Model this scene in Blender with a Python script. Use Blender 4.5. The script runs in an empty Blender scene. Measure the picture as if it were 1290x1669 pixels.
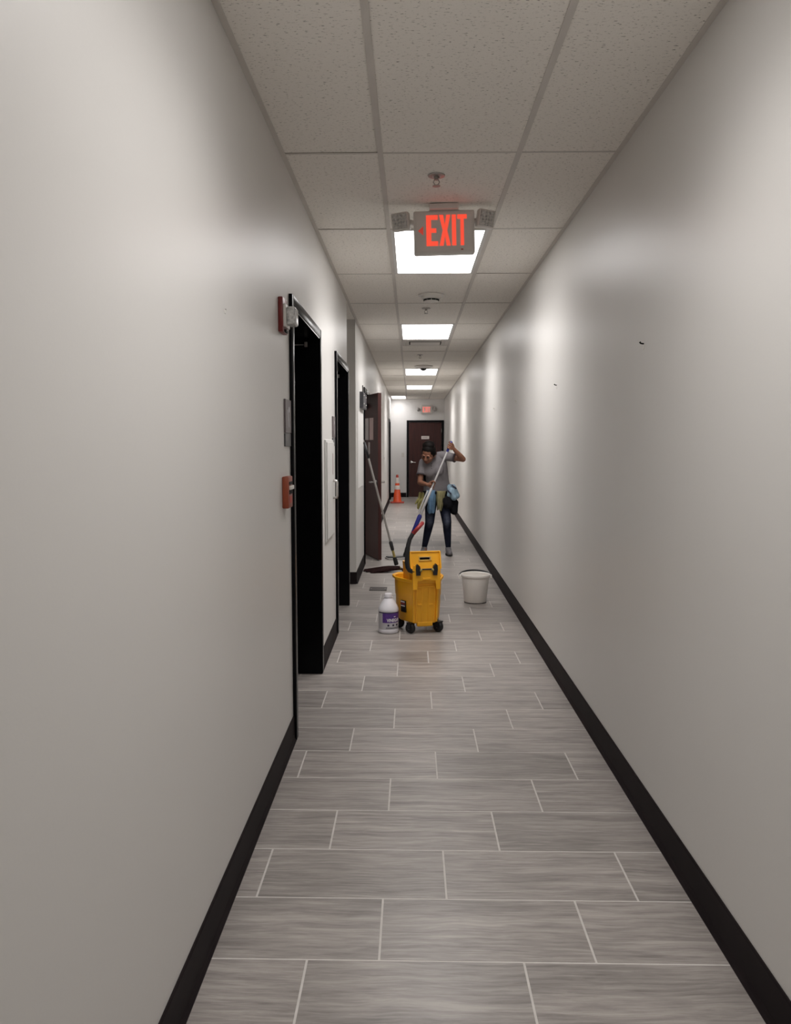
import bpy, bmesh, math, random
from mathutils import Vector, Matrix, Euler

random.seed(7)
SC = bpy.context.scene
COL = SC.collection
PI = math.pi

# ------------------------------------------------------------------ camera
F_PX, PITCH, YAW, EYE = 1287.1, 0.0843, 0.0206, 1.4522
cam_d = bpy.data.cameras.new('camera')
cam = bpy.data.objects.new('camera', cam_d)
COL.objects.link(cam)
cam_d.sensor_fit = 'VERTICAL'
cam_d.sensor_height = 36.0
cam_d.lens = 36.0 * F_PX / 1669.0
cam_d.clip_start = 0.05
cam.location = (0, 0, EYE)
cam.rotation_euler = Euler((PI / 2 - PITCH, 0, YAW), 'XYZ')
SC.camera = cam

# ------------------------------------------------------------------ world, exposure
world = bpy.data.worlds.new('world')
SC.world = world
world.use_nodes = True
world.node_tree.nodes['Background'].inputs[0].default_value = (0.5, 0.5, 0.52, 1)
world.node_tree.nodes['Background'].inputs[1].default_value = 0.05
SC.view_settings.view_transform = 'Standard'
SC.view_settings.look = 'None'
SC.view_settings.gamma = 1.0
SC.view_settings.use_curve_mapping = False
SC.view_settings.exposure = 0.0
PANEL_STRENGTH = 6.6          # glow of a diffuser
LAMP_WATTS, LAMP_SPREAD = 14.0, 2.3   # light thrown down through a full 2 x 4 ft lens
SC.cycles.max_bounces = 10
SC.cycles.diffuse_bounces = 6
SC.cycles.sample_clamp_indirect = 6.0

# ------------------------------------------------------------------ place dimensions
XL, XR = -0.582, 0.911          # corridor wall faces
ZC = 2.7316                     # ceiling
YB, YE = -9.0, 22.14            # corridor ends
T1, T2 = -0.141, 0.4688         # main tees
ROW0, ROWS = 2.363, 1.2288      # ceiling cross tees
TY0, TD, TL = 2.1187, 0.30675, 0.6135   # floor tile rows
AY0, AY1, AX = 7.135, 8.2, -3.0  # side passage

# ------------------------------------------------------------------ helpers
def link(o, parent=None):
    COL.objects.link(o)
    if parent is not None:
        o.parent = parent
    return o

def tag(o, label=None, cat=None, group=None, kind=None):
    if label: o['label'] = label
    if cat: o['category'] = cat
    if group: o['group'] = group
    if kind: o['kind'] = kind
    return o

def empty(name, loc=(0, 0, 0), rz=0.0, label=None, cat=None, group=None, kind=None, rot=None):
    o = bpy.data.objects.new(name, None)
    o.empty_display_size = 0.05
    o.location = loc
    o.rotation_euler = rot if rot else (0, 0, rz)
    link(o)
    return tag(o, label, cat, group, kind)

def obj_from(name, me, mat=None, parent=None, smooth=False, auto=None):
    if mat is not None:
        me.materials.clear()
        me.materials.append(mat)
    if smooth:
        for p in me.polygons: p.use_smooth = True
        if auto is not None:
            try: me.set_sharp_from_angle(angle=math.radians(auto))
            except Exception: pass
    o = bpy.data.objects.new(name, me)
    return link(o, parent)

class MB:
    """collects shapes; build() links them as one mesh object"""
    def __init__(self):
        self.bm = bmesh.new()
    def box(self, x0, x1, y0, y1, z0, z1, bev=0.0, seg=2, M=None):
        r = bmesh.ops.create_cube(self.bm, size=1.0)
        vs = r['verts']
        for v in vs:
            v.co = Vector(((x0 + x1) / 2 + v.co.x * (x1 - x0), (y0 + y1) / 2 + v.co.y * (y1 - y0), (z0 + z1) / 2 + v.co.z * (z1 - z0)))
        if bev > 0:
            es = list({e for v in vs for e in v.link_edges})
            r2 = bmesh.ops.bevel(self.bm, geom=es, offset=bev, segments=seg, affect='EDGES', profile=0.5)
            vs = list({v for f in r2['faces'] for v in f.verts} | {v for v in vs if v.is_valid})
        if M is not None:
            for v in vs: v.co = M @ v.co
        return self
    def prism(self, pts, d0, d1, axis='y', M=None, pts2=None):
        """extrude polygon; pts in the two axes other than axis (order x,y,z)"""
        def mk(p, d):
            if axis == 'y': return Vector((p[0], d, p[1]))
            if axis == 'x': return Vector((d, p[0], p[1]))
            return Vector((p[0], p[1], d))
        q = pts2 or pts
        a = [self.bm.verts.new(mk(p, d0)) for p in pts]
        b = [self.bm.verts.new(mk(p, d1)) for p in q]
        n = len(pts)
        fs = [self.bm.faces.new(a), self.bm.faces.new(b[::-1])]
        for i in range(n):
            fs.append(self.bm.faces.new((a[i], b[i], b[(i + 1) % n], a[(i + 1) % n])))
        if M is not None:
            for v in a + b: v.co = M @ v.co
        return self
    def tube(self, pts, rad, seg=12, cap=True, flat=1.0):
        pts = [Vector(p) for p in pts]
        n = len(pts)
        rr = rad if isinstance(rad, (list, tuple)) else [rad] * n
        t0 = (pts[1] - pts[0]).normalized()
        up = Vector((0, 0, 1)) if abs(t0.z) < 0.9 else Vector((1, 0, 0))
        u = t0.cross(up).normalized()
        rings = []
        for i in range(n):
            if i == 0: t = t0
            elif i == n - 1: t = (pts[i] - pts[i - 1]).normalized()
            else: t = ((pts[i + 1] - pts[i]).normalized() + (pts[i] - pts[i - 1]).normalized()).normalized()
            u = (u - t * u.dot(t)).normalized()
            w = t.cross(u)
            rings.append([self.bm.verts.new(pts[i] + u * math.cos(2 * PI * k / seg) * rr[i] + w * math.sin(2 * PI * k / seg) * rr[i] * flat) for k in range(seg)])
        for i in range(n - 1):
            for k in range(seg):
                self.bm.faces.new((rings[i][k], rings[i][(k + 1) % seg], rings[i + 1][(k + 1) % seg], rings[i + 1][k]))
        if cap:
            self.bm.faces.new(rings[0][::-1]); self.bm.faces.new(rings[-1])
        return self
    def lathe(self, prof, seg=32, c=(0, 0, 0), M=None, cap0=True, cap1=True, sx=1.0, sy=1.0):
        rings = []
        for r, z in prof:
            rings.append([self.bm.verts.new(Vector((c[0] + sx * r * math.cos(2 * PI * k / seg), c[1] + sy * r * math.sin(2 * PI * k / seg), c[2] + z))) for k in range(seg)])
        for i in range(len(prof) - 1):
            for k in range(seg):
                self.bm.faces.new((rings[i][k], rings[i][(k + 1) % seg], rings[i + 1][(k + 1) % seg], rings[i + 1][k]))
        if cap0: self.bm.faces.new(rings[0][::-1])
        if cap1: self.bm.faces.new(rings[-1])
        if M is not None:
            for r in rings:
                for v in r: v.co = M @ v.co
        return self
    def sphere(self, c, r, M=None, u=16, v=10):
        q = bmesh.ops.create_uvsphere(self.bm, u_segments=u, v_segments=v, radius=1.0)
        rr = r if isinstance(r, (list, tuple)) else (r, r, r)
        for w in q['verts']:
            p = Vector((w.co.x * rr[0], w.co.y * rr[1], w.co.z * rr[2]))
            w.co = (M @ (p + Vector(c))) if M is not None else p + Vector(c)
        return self
    def capsule(self, a, ra, b, rb, seg=14):
        a, b = Vector(a), Vector(b)
        self.sphere(a, ra, u=seg, v=8); self.sphere(b, rb, u=seg, v=8)
        if (b - a).length > 1e-5:
            self.tube([a, b], [ra, rb], seg=seg)
        return self
    def loft(self, rings, cap=True):
        R = [[self.bm.verts.new(Vector(p)) for p in r] for r in rings]
        n = len(R[0])
        for i in range(len(R) - 1):
            for k in range(n):
                self.bm.faces.new((R[i][k], R[i][(k + 1) % n], R[i + 1][(k + 1) % n], R[i + 1][k]))
        if cap:
            self.bm.faces.new(R[0][::-1]); self.bm.faces.new(R[-1])
        return self
    def mesh(self, name):
        bmesh.ops.recalc_face_normals(self.bm, faces=self.bm.faces[:])
        me = bpy.data.meshes.new(name)
        self.bm.to_mesh(me); self.bm.free()
        return me
    def build(self, name, mat, parent=None, smooth=False, auto=None, loc=None, rot=None):
        o = obj_from(name, self.mesh(name), mat, parent, smooth, auto)
        if loc: o.location = loc
        if rot: o.rotation_euler = rot
        return o
    def remesh(self, name, mat, parent, voxel, smooth=4, cut=None):
        """union of the shapes as one continuous skin"""
        me = self.mesh(name + '_src')
        t = bpy.data.objects.new('tmp', me); COL.objects.link(t)
        m = t.modifiers.new('r', 'REMESH'); m.mode = 'VOXEL'; m.voxel_size = voxel; m.use_smooth_shade = True
        if smooth:
            s = t.modifiers.new('s', 'SMOOTH'); s.factor = 0.5; s.iterations = smooth
        dg = bpy.context.evaluated_depsgraph_get(); dg.update()
        out = bpy.data.meshes.new_from_object(t.evaluated_get(dg))
        bpy.data.objects.remove(t); bpy.data.meshes.remove(me)
        out.name = name
        if cut:
            bm = bmesh.new(); bm.from_mesh(out)
            kill = [f for f in bm.faces if cut(f.calc_center_median())]
            bmesh.ops.delete(bm, geom=kill, context='FACES')
            bm.to_mesh(out); bm.free()
        return obj_from(name, out, mat, parent, True)

def text_mesh(txt, size, depth=0.001, align='CENTER', fat=0.0011):
    cu = bpy.data.curves.new('t', 'FONT')
    cu.body = txt; cu.size = size; cu.extrude = depth; cu.align_x = align; cu.align_y = 'CENTER'
    cu.resolution_u = 3; cu.offset = fat
    o = bpy.data.objects.new('tmp', cu); COL.objects.link(o)
    dg = bpy.context.evaluated_depsgraph_get(); dg.update()
    me = bpy.data.meshes.new_from_object(o.evaluated_get(dg))
    bpy.data.objects.remove(o)
    return me

# ------------------------------------------------------------------ materials
MATS = {}
def srgb(r, g, b):
    f = lambda c: (c / 255 / 12.92) if c / 255 <= 0.04045 else ((c / 255 + 0.055) / 1.055) ** 2.4
    return (f(r), f(g), f(b), 1)

def mat(name, col, rough=0.5, metal=0.0, spec=0.5, var=0.06, scale=8.0, bump=0.0, bscale=60.0, coat=0.0, emit=None, estr=0.0, stretch=(1, 1, 1), trans=0.0):
    m = bpy.data.materials.new(name); m.use_nodes = True
    nt = m.node_tree; N = nt.nodes; L = nt.links
    b = N['Principled BSDF']
    b.inputs['Roughness'].default_value = rough
    b.inputs['Metallic'].default_value = metal
    b.inputs['Specular IOR Level'].default_value = spec
    if coat: b.inputs['Coat Weight'].default_value = coat
    if trans: b.inputs['Transmission Weight'].default_value = trans
    tc = N.new('ShaderNodeTexCoord'); mp = N.new('ShaderNodeMapping')
    mp.inputs['Scale'].default_value = stretch
    L.new(tc.outputs['Object'], mp.inputs['Vector'])
    nz = N.new('ShaderNodeTexNoise'); nz.inputs['Scale'].default_value = scale; nz.inputs['Detail'].default_value = 4
    L.new(mp.outputs['Vector'], nz.inputs['Vector'])
    rp = N.new('ShaderNodeValToRGB')
    rp.color_ramp.elements[0].position = 0.3; rp.color_ramp.elements[1].position = 0.7
    rp.color_ramp.elements[0].color = (*[c * (1 - var) for c in col[:3]], 1)
    rp.color_ramp.elements[1].color = (*[min(1, c * (1 + var)) for c in col[:3]], 1)
    L.new(nz.outputs['Fac'], rp.inputs['Fac']); L.new(rp.outputs['Color'], b.inputs['Base Color'])
    if bump:
        n2 = N.new('ShaderNodeTexNoise'); n2.inputs['Scale'].default_value = bscale; n2.inputs['Detail'].default_value = 3
        L.new(mp.outputs['Vector'], n2.inputs['Vector'])
        bp = N.new('ShaderNodeBump'); bp.inputs['Strength'].default_value = bump; bp.inputs['Distance'].default_value = 0.002
        L.new(n2.outputs['Fac'], bp.inputs['Height']); L.new(bp.outputs['Normal'], b.inputs['Normal'])
    if emit:
        b.inputs['Emission Color'].default_value = emit
        b.inputs['Emission Strength'].default_value = estr
    MATS[name] = m
    return m

def mat_tile(name, dark=1.0):
    m = bpy.data.materials.new(name); m.use_nodes = True
    nt = m.node_tree; N = nt.nodes; L = nt.links; b = N['Principled BSDF']
    tc = N.new('ShaderNodeTexCoord'); oi = N.new('ShaderNodeObjectInfo')
    sc = N.new('ShaderNodeVectorMath'); sc.operation = 'SCALE'; sc.inputs[3].default_value = 1.0
    comb = N.new('ShaderNodeCombineXYZ')
    mul = N.new('ShaderNodeMath'); mul.operation = 'MULTIPLY'; mul.inputs[1].default_value = 97.0
    L.new(oi.outputs['Random'], mul.inputs[0])
    for i in range(3): L.new(mul.outputs[0], comb.inputs[i])
    add = N.new('ShaderNodeVectorMath'); add.operation = 'ADD'
    L.new(tc.outputs['Object'], add.inputs[0]); L.new(comb.outputs[0], add.inputs[1])
    # slight waviness of the veins
    wn = N.new('ShaderNodeTexNoise'); wn.inputs['Scale'].default_value = 3.0; wn.inputs['Detail'].default_value = 2
    L.new(add.outputs[0], wn.inputs['Vector'])
    wv = N.new('ShaderNodeVectorMath'); wv.operation = 'SCALE'; wv.inputs[3].default_value = 0.05
    L.new(wn.outputs['Color'], wv.inputs[0])
    add2 = N.new('ShaderNodeVectorMath'); add2.operation = 'ADD'
    L.new(add.outputs[0], add2.inputs[0]); L.new(wv.outputs[0], add2.inputs[1])
    def streak(sx, sy, detail):
        mp = N.new('ShaderNodeMapping'); mp.inputs['Scale'].default_value = (sx, sy, 1)
        L.new(add2.outputs[0], mp.inputs['Vector'])
        nz = N.new('ShaderNodeTexNoise'); nz.inputs['Scale'].default_value = 1.0; nz.inputs['Detail'].default_value = detail; nz.inputs['Roughness'].default_value = 0.68; nz.inputs['Distortion'].default_value = 0.35
        L.new(mp.outputs['Vector'], nz.inputs['Vector']); return nz
    a = streak(1.7, 27, 6); c = streak(7, 100, 5); e = streak(1.6, 8, 3)
    r1 = N.new('ShaderNodeValToRGB')
    r1.color_ramp.elements[0].position = 0.37; r1.color_ramp.elements[1].position = 0.63
    d = dark
    r1.color_ramp.elements[0].color = (0.150 * d, 0.134 * d, 0.124 * d, 1)
    r1.color_ramp.elements[1].color = (0.440 * d, 0.402 * d, 0.372 * d, 1)
    k = r1.color_ramp.elements.new(0.5); k.color = (0.290 * d, 0.262 * d, 0.243 * d, 1)
    mx = N.new('ShaderNodeMath'); mx.operation = 'MULTIPLY_ADD'; mx.inputs[1].default_value = 0.42
    sub = N.new('ShaderNodeMath'); sub.operation = 'MULTIPLY_ADD'; sub.inputs[1].default_value = 0.38; 
    su2 = N.new('ShaderNodeMath'); su2.operation = 'MULTIPLY'; su2.inputs[1].default_value = 0.22
    L.new(e.outputs['Fac'], su2.inputs[0]); L.new(su2.outputs[0], sub.inputs[2]); L.new(c.outputs['Fac'], sub.inputs[0])
    L.new(a.outputs['Fac'], mx.inputs[0]); L.new(sub.outputs[0], mx.inputs[2])
    L.new(mx.outputs[0], r1.inputs['Fac'])
    # per-tile tone
    mr = N.new('ShaderNodeMapRange'); mr.inputs['To Min'].default_value = 0.90; mr.inputs['To Max'].default_value = 1.10
    L.new(oi.outputs['Random'], mr.inputs['Value'])
    mm = N.new('ShaderNodeVectorMath'); mm.operation = 'SCALE'
    L.new(r1.outputs['Color'], mm.inputs[0]); L.new(mr.outputs['Result'], mm.inputs[3])
    L.new(mm.outputs[0], b.inputs['Base Color'])
    b.inputs['Roughness'].default_value = 0.36
    b.inputs['Specular IOR Level'].default_value = 0.45
    bp = N.new('ShaderNodeBump'); bp.inputs['Strength'].default_value = 0.12; bp.inputs['Distance'].default_value = 0.001
    L.new(a.outputs['Fac'], bp.inputs['Height']); L.new(bp.outputs['Normal'], b.inputs['Normal'])
    MATS[name] = m
    return m

def mat_acoustic(name):
    m = bpy.data.materials.new(name); m.use_nodes = True
    nt = m.node_tree; N = nt.nodes; L = nt.links; b = N['Principled BSDF']
    tc = N.new('ShaderNodeTexCoord'); oi = N.new('ShaderNodeObjectInfo')
    mul = N.new('ShaderNodeMath'); mul.operation = 'MULTIPLY'; mul.inputs[1].default_value = 61.0
    L.new(oi.outputs['Random'], mul.inputs[0])
    comb = N.new('ShaderNodeCombineXYZ')
    for i in range(2): L.new(mul.outputs[0], comb.inputs[i])
    add = N.new('ShaderNodeVectorMath'); add.operation = 'ADD'
    L.new(tc.outputs['Object'], add.inputs[0]); L.new(comb.outputs[0], add.inputs[1])
    mp = N.new('ShaderNodeMapping'); mp.inputs['Scale'].default_value = (60, 150, 1)
    L.new(add.outputs[0], mp.inputs['Vector'])
    nz = N.new('ShaderNodeTexNoise'); nz.inputs['Scale'].default_value = 1.0; nz.inputs['Detail'].default_value = 2.5; nz.inputs['Roughness'].default_value = 0.6
    L.new(mp.outputs['Vector'], nz.inputs['Vector'])
    rp = N.new('ShaderNodeValToRGB')
    rp.color_ramp.elements[0].position = 0.30; rp.color_ramp.elements[0].color = (0.30, 0.28, 0.25, 1)
    rp.color_ramp.elements[1].position = 0.40; rp.color_ramp.elements[1].color = (0.88, 0.845, 0.79, 1)
    L.new(nz.outputs['Fac'], rp.inputs['Fac']); L.new(rp.outputs['Color'], b.inputs['Base Color'])
    bp = N.new('ShaderNodeBump'); bp.inputs['Strength'].default_value = 0.5; bp.inputs['Distance'].default_value = 0.003
    L.new(nz.outputs['Fac'], bp.inputs['Height']); L.new(bp.outputs['Normal'], b.inputs['Normal'])
    b.inputs['Roughness'].default_value = 0.92; b.inputs['Specular IOR Level'].default_value = 0.2
    MATS[name] = m
    return m

def mat_denim(name, knees):
    """dark denim, faded round the knees"""
    m = mat(name, (0.012, 0.014, 0.028, 1), rough=0.9, spec=0.15, var=0.25, scale=14, bump=0.2, bscale=300)
    nt = m.node_tree; N = nt.nodes; L = nt.links; b = N['Principled BSDF']
    src = b.inputs['Base Color'].links[0].from_socket
    tc = [n for n in N if n.type == 'TEX_COORD'][0]
    nz = N.new('ShaderNodeTexNoise'); nz.inputs['Scale'].default_value = 30; nz.inputs['Detail'].default_value = 5
    L.new(tc.outputs['Object'], nz.inputs['Vector'])
    for kn in knees:
        mp = N.new('ShaderNodeMapping'); mp.vector_type = 'TEXTURE'
        mp.inputs['Location'].default_value = kn; mp.inputs['Scale'].default_value = (.06, .06, .15)
        L.new(tc.outputs['Object'], mp.inputs['Vector'])
        ln = N.new('ShaderNodeVectorMath'); ln.operation = 'LENGTH'; L.new(mp.outputs['Vector'], ln.inputs[0])
        mr = N.new('ShaderNodeMapRange'); mr.inputs['From Min'].default_value = 1.0; mr.inputs['From Max'].default_value = 0.2; mr.inputs['To Max'].default_value = 0.8
        L.new(ln.outputs['Value'], mr.inputs['Value'])
        ml = N.new('ShaderNodeMath'); ml.operation = 'MULTIPLY'; L.new(mr.outputs['Result'], ml.inputs[0]); L.new(nz.outputs['Fac'], ml.inputs[1])
        mx = N.new('ShaderNodeMix'); mx.data_type = 'RGBA'
        L.new(ml.outputs[0], mx.inputs['Factor']); L.new(src, mx.inputs['A']); mx.inputs['B'].default_value = (0.15, 0.165, 0.22, 1)
        src = mx.outputs['Result']
    L.new(src, b.inputs['Base Color'])
    return m

mat('wall_paint', (0.66, 0.645, 0.62, 1), rough=0.40, spec=0.38, var=0.012, scale=1.2, bump=0.07, bscale=140)
mat('end_paint', (0.82, 0.81, 0.80, 1), rough=0.42, spec=0.4, var=0.012, scale=1.2, bump=0.05, bscale=140)
mat('base_vinyl', (0.016, 0.012, 0.013, 1), rough=0.55, spec=0.06, var=0.2, scale=5)
mat('grout', (0.60, 0.57, 0.54, 1), rough=0.85, spec=0.2, var=0.06, scale=30)
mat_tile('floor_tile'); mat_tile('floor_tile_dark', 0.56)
mat_acoustic('acoustic')
mat('tee', (0.62, 0.585, 0.545, 1), rough=0.55, spec=0.4, var=0.03)
mat('plenum', (0.04, 0.037, 0.033, 1), rough=0.9, spec=0.1)
mat('black_frame', (0.004, 0.004, 0.005, 1), rough=0.24, spec=0.10, var=0.1)
mat('black_leaf', (0.004, 0.0035, 0.004, 1), rough=0.5, spec=0.3, var=0.2)
mat('brown_door', (0.050, 0.013, 0.011, 1), rough=0.42, spec=0.4, var=0.35, scale=5, stretch=(9, 9, 0.6))
mat('panel_glow', (0.9, 0.9, 0.9, 1), rough=0.4, emit=(1.0, 0.975, 0.965, 1), estr=PANEL_STRENGTH, var=0.0)
mat('panel_glow_dim', (0.9, 0.9, 0.9, 1), rough=0.4, emit=(1.0, 0.975, 0.965, 1), estr=PANEL_STRENGTH * .56, var=0.0)  # same diffuser with a lower glow, for panels of reduced output
mat('white_metal', (0.66, 0.65, 0.63, 1), rough=0.4, var=0.02)
mat('white_plastic', (0.70, 0.68, 0.64, 1), rough=0.4, var=0.02)
mat('sign_plastic', (0.74, 0.71, 0.675, 1), rough=0.5, var=0.03)
mat('dark_gap', (0.012, 0.011, 0.01, 1), rough=0.8, spec=0.1)
mat('lens', (0.55, 0.55, 0.54, 1), rough=0.18, var=0.45, scale=70)
mat('red_glow', (0.75, 0.08, 0.04, 1), rough=0.5, emit=(1.0, 0.085, 0.045, 1), estr=0.80, var=0.0)
mat('red_glow_dim', (0.5, 0.06, 0.04, 1), rough=0.5, emit=(1.0, 0.1, 0.06, 1), estr=0.28, var=0.0)
mat('pink_glow', (0.8, 0.2, 0.16, 1), rough=0.5, emit=(1.0, 0.22, 0.18, 1), estr=0.8, var=0.0)
mat('chrome', (0.6, 0.58, 0.56, 1), rough=0.25, metal=1.0, var=0.03)
mat('steel', (0.42, 0.40, 0.385, 1), rough=0.35, metal=0.7, var=0.05)
mat('alarm_red', (0.16, 0.012, 0.010, 1), rough=0.35, var=0.08)
mat('pull_red', (0.27, 0.056, 0.022, 1), rough=0.4, var=0.08)
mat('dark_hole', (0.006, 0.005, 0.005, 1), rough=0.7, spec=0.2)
mat('room_sign', (0.13, 0.105, 0.11, 1), rough=0.35, var=0.12, scale=20)
mat('room_sign_low', (0.075, 0.075, 0.077, 1), rough=0.35, var=0.1)
mat('device_grey', (0.055, 0.055, 0.065, 1), rough=0.4, var=0.15, scale=40)
mat('paper', (0.72, 0.71, 0.69, 1), rough=0.75, spec=0.2, var=0.03)
mat('paper_grey', (0.50, 0.45, 0.43, 1), rough=0.7, spec=0.2, var=0.05)
mat('paper_pink', (0.60, 0.45, 0.42, 1), rough=0.7, spec=0.2, var=0.05)
mat('yellow', (0.90, 0.43, 0.016, 1), rough=0.42, var=0.07, scale=6, bump=0.05)
mat('yellow_pale', (0.78, 0.48, 0.10, 1), rough=0.45, var=0.05)
mat('black_rubber', (0.010, 0.010, 0.011, 1), rough=0.55, var=0.2)
mat('black_paint', (0.008, 0.008, 0.010, 1), rough=0.4, var=0.2)
mat('jug_plastic', (0.76, 0.75, 0.79, 1), rough=0.35, var=0.04)
mat('label_purple', (0.090, 0.035, 0.23, 1), rough=0.4, var=0.08, scale=30)
mat('label_grey', (0.55, 0.54, 0.57, 1), rough=0.45, var=0.05)
mat('label_navy', (0.02, 0.018, 0.05, 1), rough=0.45, var=0.05)
mat('print_white', (0.80, 0.79, 0.80, 1), rough=0.5, var=0.02)
mat('bucket_white', (0.92, 0.885, 0.84, 1), rough=0.38, var=0.04, scale=5)
mat('orange', (0.72, 0.085, 0.02, 1), rough=0.45, var=0.08)
mat('orange_dark', (0.42, 0.05, 0.03, 1), rough=0.5, var=0.08)
mat('reflective', (0.74, 0.68, 0.64, 1), rough=0.4, var=0.03)
mat('pole_grey', (0.30, 0.28, 0.26, 1), rough=0.35, metal=0.4, var=0.06)
mat('pole_silver', (0.66, 0.65, 0.65, 1), rough=0.3, metal=0.3, var=0.04)
mat('blue_plastic', (0.018, 0.022, 0.20, 1), rough=0.4, var=0.15)
mat('red_grip', (0.30, 0.022, 0.022, 1), rough=0.5, var=0.15)
mat('mop_brown', (0.030, 0.014, 0.014, 1), rough=0.95, spec=0.1, var=0.4, scale=60)
mat('olive', (0.32, 0.25, 0.07, 1), rough=0.5, var=0.1)
mat('skin', (0.255, 0.115, 0.070, 1), rough=0.55, spec=0.35, var=0.08, scale=12)
mat('lip', (0.17, 0.045, 0.035, 1), rough=0.5, var=0.05)
mat('hair', (0.006, 0.0045, 0.004, 1), rough=0.6, spec=0.12, var=0.4, scale=40, bump=0.6, bscale=90, stretch=(3, 1, 1))
mat('eye_white', (0.13, 0.095, 0.08, 1), rough=0.5, var=0.02)
mat('eye_dark', (0.01, 0.006, 0.005, 1), rough=0.5, var=0.05)
mat('shirt', (0.205, 0.190, 0.198, 1), rough=0.9, spec=0.15, var=0.12, scale=9, bump=0.35, bscale=45)
mat('shirt_trim', (0.075, 0.062, 0.068, 1), rough=0.9, spec=0.15, var=0.1)
mat('denim_worn', (0.050, 0.056, 0.082, 1), rough=0.9, spec=0.1, var=0.4, scale=22)
mat('shoe', (0.155, 0.148, 0.155, 1), rough=0.8, var=0.2, scale=25)
mat('sole', (0.010, 0.010, 0.011, 1), rough=0.7, var=0.1)
mat('cloth_blue', (0.155, 0.27, 0.41, 1), rough=0.95, spec=0.1, var=0.18, scale=18, bump=0.3, bscale=120)
mat('cloth_pale', (0.30, 0.42, 0.51, 1), rough=0.95, spec=0.1, var=0.28, scale=22, bump=1.0, bscale=26)
mat('cloth_khaki', (0.27, 0.245, 0.13, 1), rough=0.95, spec=0.1, var=0.25, scale=18, bump=0.3, bscale=120)
mat('glove_yellow', (0.30, 0.27, 0.085, 1), rough=0.6, var=0.15)
mat('pouch', (0.007, 0.007, 0.009, 1), rough=0.85, spec=0.15, var=0.3)
mat('pad_white', (0.50, 0.48, 0.46, 1), rough=0.95, spec=0.1, var=0.15, scale=40)
mat('cover_dark', (0.045, 0.036, 0.032, 1), rough=0.5, var=0.2, scale=20)

# ================================================================== THE SETTING
# ---- floor: slab (joint bed) with every tile an own piece
floor = MB().box(AX - .2, XR + .2, YB - .2, YE + .2, -0.12, -0.0009).build('floor', MATS['grout'])
tag(floor, 'grey wood-look porcelain floor tiles with pale grout joints', 'floor', kind='structure')
G = 0.0066   # joint
XF0, XF1 = XL, XR
tile_meshes = {}
def tile_mesh(w, d):
    key = (round(w, 3), round(d, 3))
    if key not in tile_meshes:
        tile_meshes[key] = MB().box(-w / 2, w / 2, -d / 2, d / 2, -0.009, 0.0, bev=0.0005, seg=1).mesh('tile')
        tile_meshes[key].materials.append(MATS['floor_tile'])
    return tile_meshes[key]
def row_tiles(k, x0, x1):
    ph = (0.853 + k / 3.0) % 1.0
    n = math.floor(x0 / TL - ph)
    out = []
    while True:
        a = TL * (n + ph); b = a + TL
        if a >= x1: break
        a2, b2 = max(a, x0), min(b, x1)
        if b2 - a2 > 0.012: out.append((a2 + G / 2, b2 - G / 2))
        n += 1
    return out
k0 = math.ceil((0.0 - TY0) / TD); k1 = math.floor((YE - TY0) / TD)
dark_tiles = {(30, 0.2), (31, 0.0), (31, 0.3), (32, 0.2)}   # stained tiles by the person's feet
for k in range(k0, k1 + 1):
    ya, yb = TY0 + TD * k, min(TY0 + TD * (k + 1), YE)
    if yb - ya < 0.03: continue
    opens = any(yb > p and ya < q for p, q in ((3.83, 4.93), (6.035, 7.08), (7.135, 8.2), (9.6, 10.66)))   # tiling runs on through the doorways
    for a, b in row_tiles(k, XL - .2 if opens else XF0, XF1):
        o = bpy.data.objects.new('tile', tile_mesh(b - a, yb - ya - G))
        o.location = ((a + b) / 2, (ya + yb) / 2, random.uniform(-0.0003, 0.0))
        link(o, floor)
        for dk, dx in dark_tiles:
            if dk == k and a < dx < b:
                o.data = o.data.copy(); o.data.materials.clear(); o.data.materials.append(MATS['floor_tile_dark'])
# rest of the tiles: behind the camera and in the side passage
rest = MB()
for k in range(math.floor((YB - TY0) / TD), k0):
    ya, yb = TY0 + TD * k, TY0 + TD * (k + 1)
    for a, b in row_tiles(k, XF0, XF1): rest.box(a, b, ya + G / 2, yb - G / 2, -0.009, 0)
for k in range(math.floor((3.8 - TY0) / TD), math.floor((10.8 - TY0) / TD) + 1):
    ya, yb = TY0 + TD * k, TY0 + TD * (k + 1)
    if not (7.0 < ya < 11.0): continue
    for a, b in row_tiles(k, AX, XL - .2 - G / 2): rest.box(a, b, ya + G / 2, yb - G / 2, -0.009, 0)
tag(rest.build('tile_field', MATS['floor_tile'], floor), kind='stuff')

# ---- walls
TW = 0.2
D1, D2, D3, D5 = (3.83, 4.93, 2.115), (6.035, 7.08, 2.108), (9.6, 10.66, 2.10), (20.06, 21.06, 2.07)
w = MB()
ys = [(YB, D1[0]), (D1[1], D2[0]), (D2[1], AY0), (AY1, D3[0]), (D3[1], D5[0]), (D5[1], YE)]
for a, b in ys: w.box(XL - TW, XL, a, b, -0.05, ZC + .1)
for d in (D1, D2, D3, D5): w.box(XL - TW, XL, d[0], d[1], d[2], ZC + .1)
tag(w.build('wall_left', MATS['wall_paint']), 'long satin greige corridor wall on the left, cut by black door frames', 'wall', kind='structure')
tag(MB().box(XR, XR + TW, YB, YE, -0.05, ZC + .1).build('wall_right', MATS['wall_paint']), 'long unbroken satin greige corridor wall on the right', 'wall', kind='structure')
tag(MB().box(XL - TW, XR + TW, YE, YE + TW, -0.05, ZC + .1).build('wall_end', MATS['end_paint']), 'pale wall closing the far end around the brown door', 'wall', kind='structure')
tag(MB().box(XL - TW, XR + TW, YB - TW, YB, -0.05, ZC + .1).build('wall_back', MATS['wall_paint']), 'greige wall closing the corridor behind the viewpoint', 'wall', kind='structure')
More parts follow.
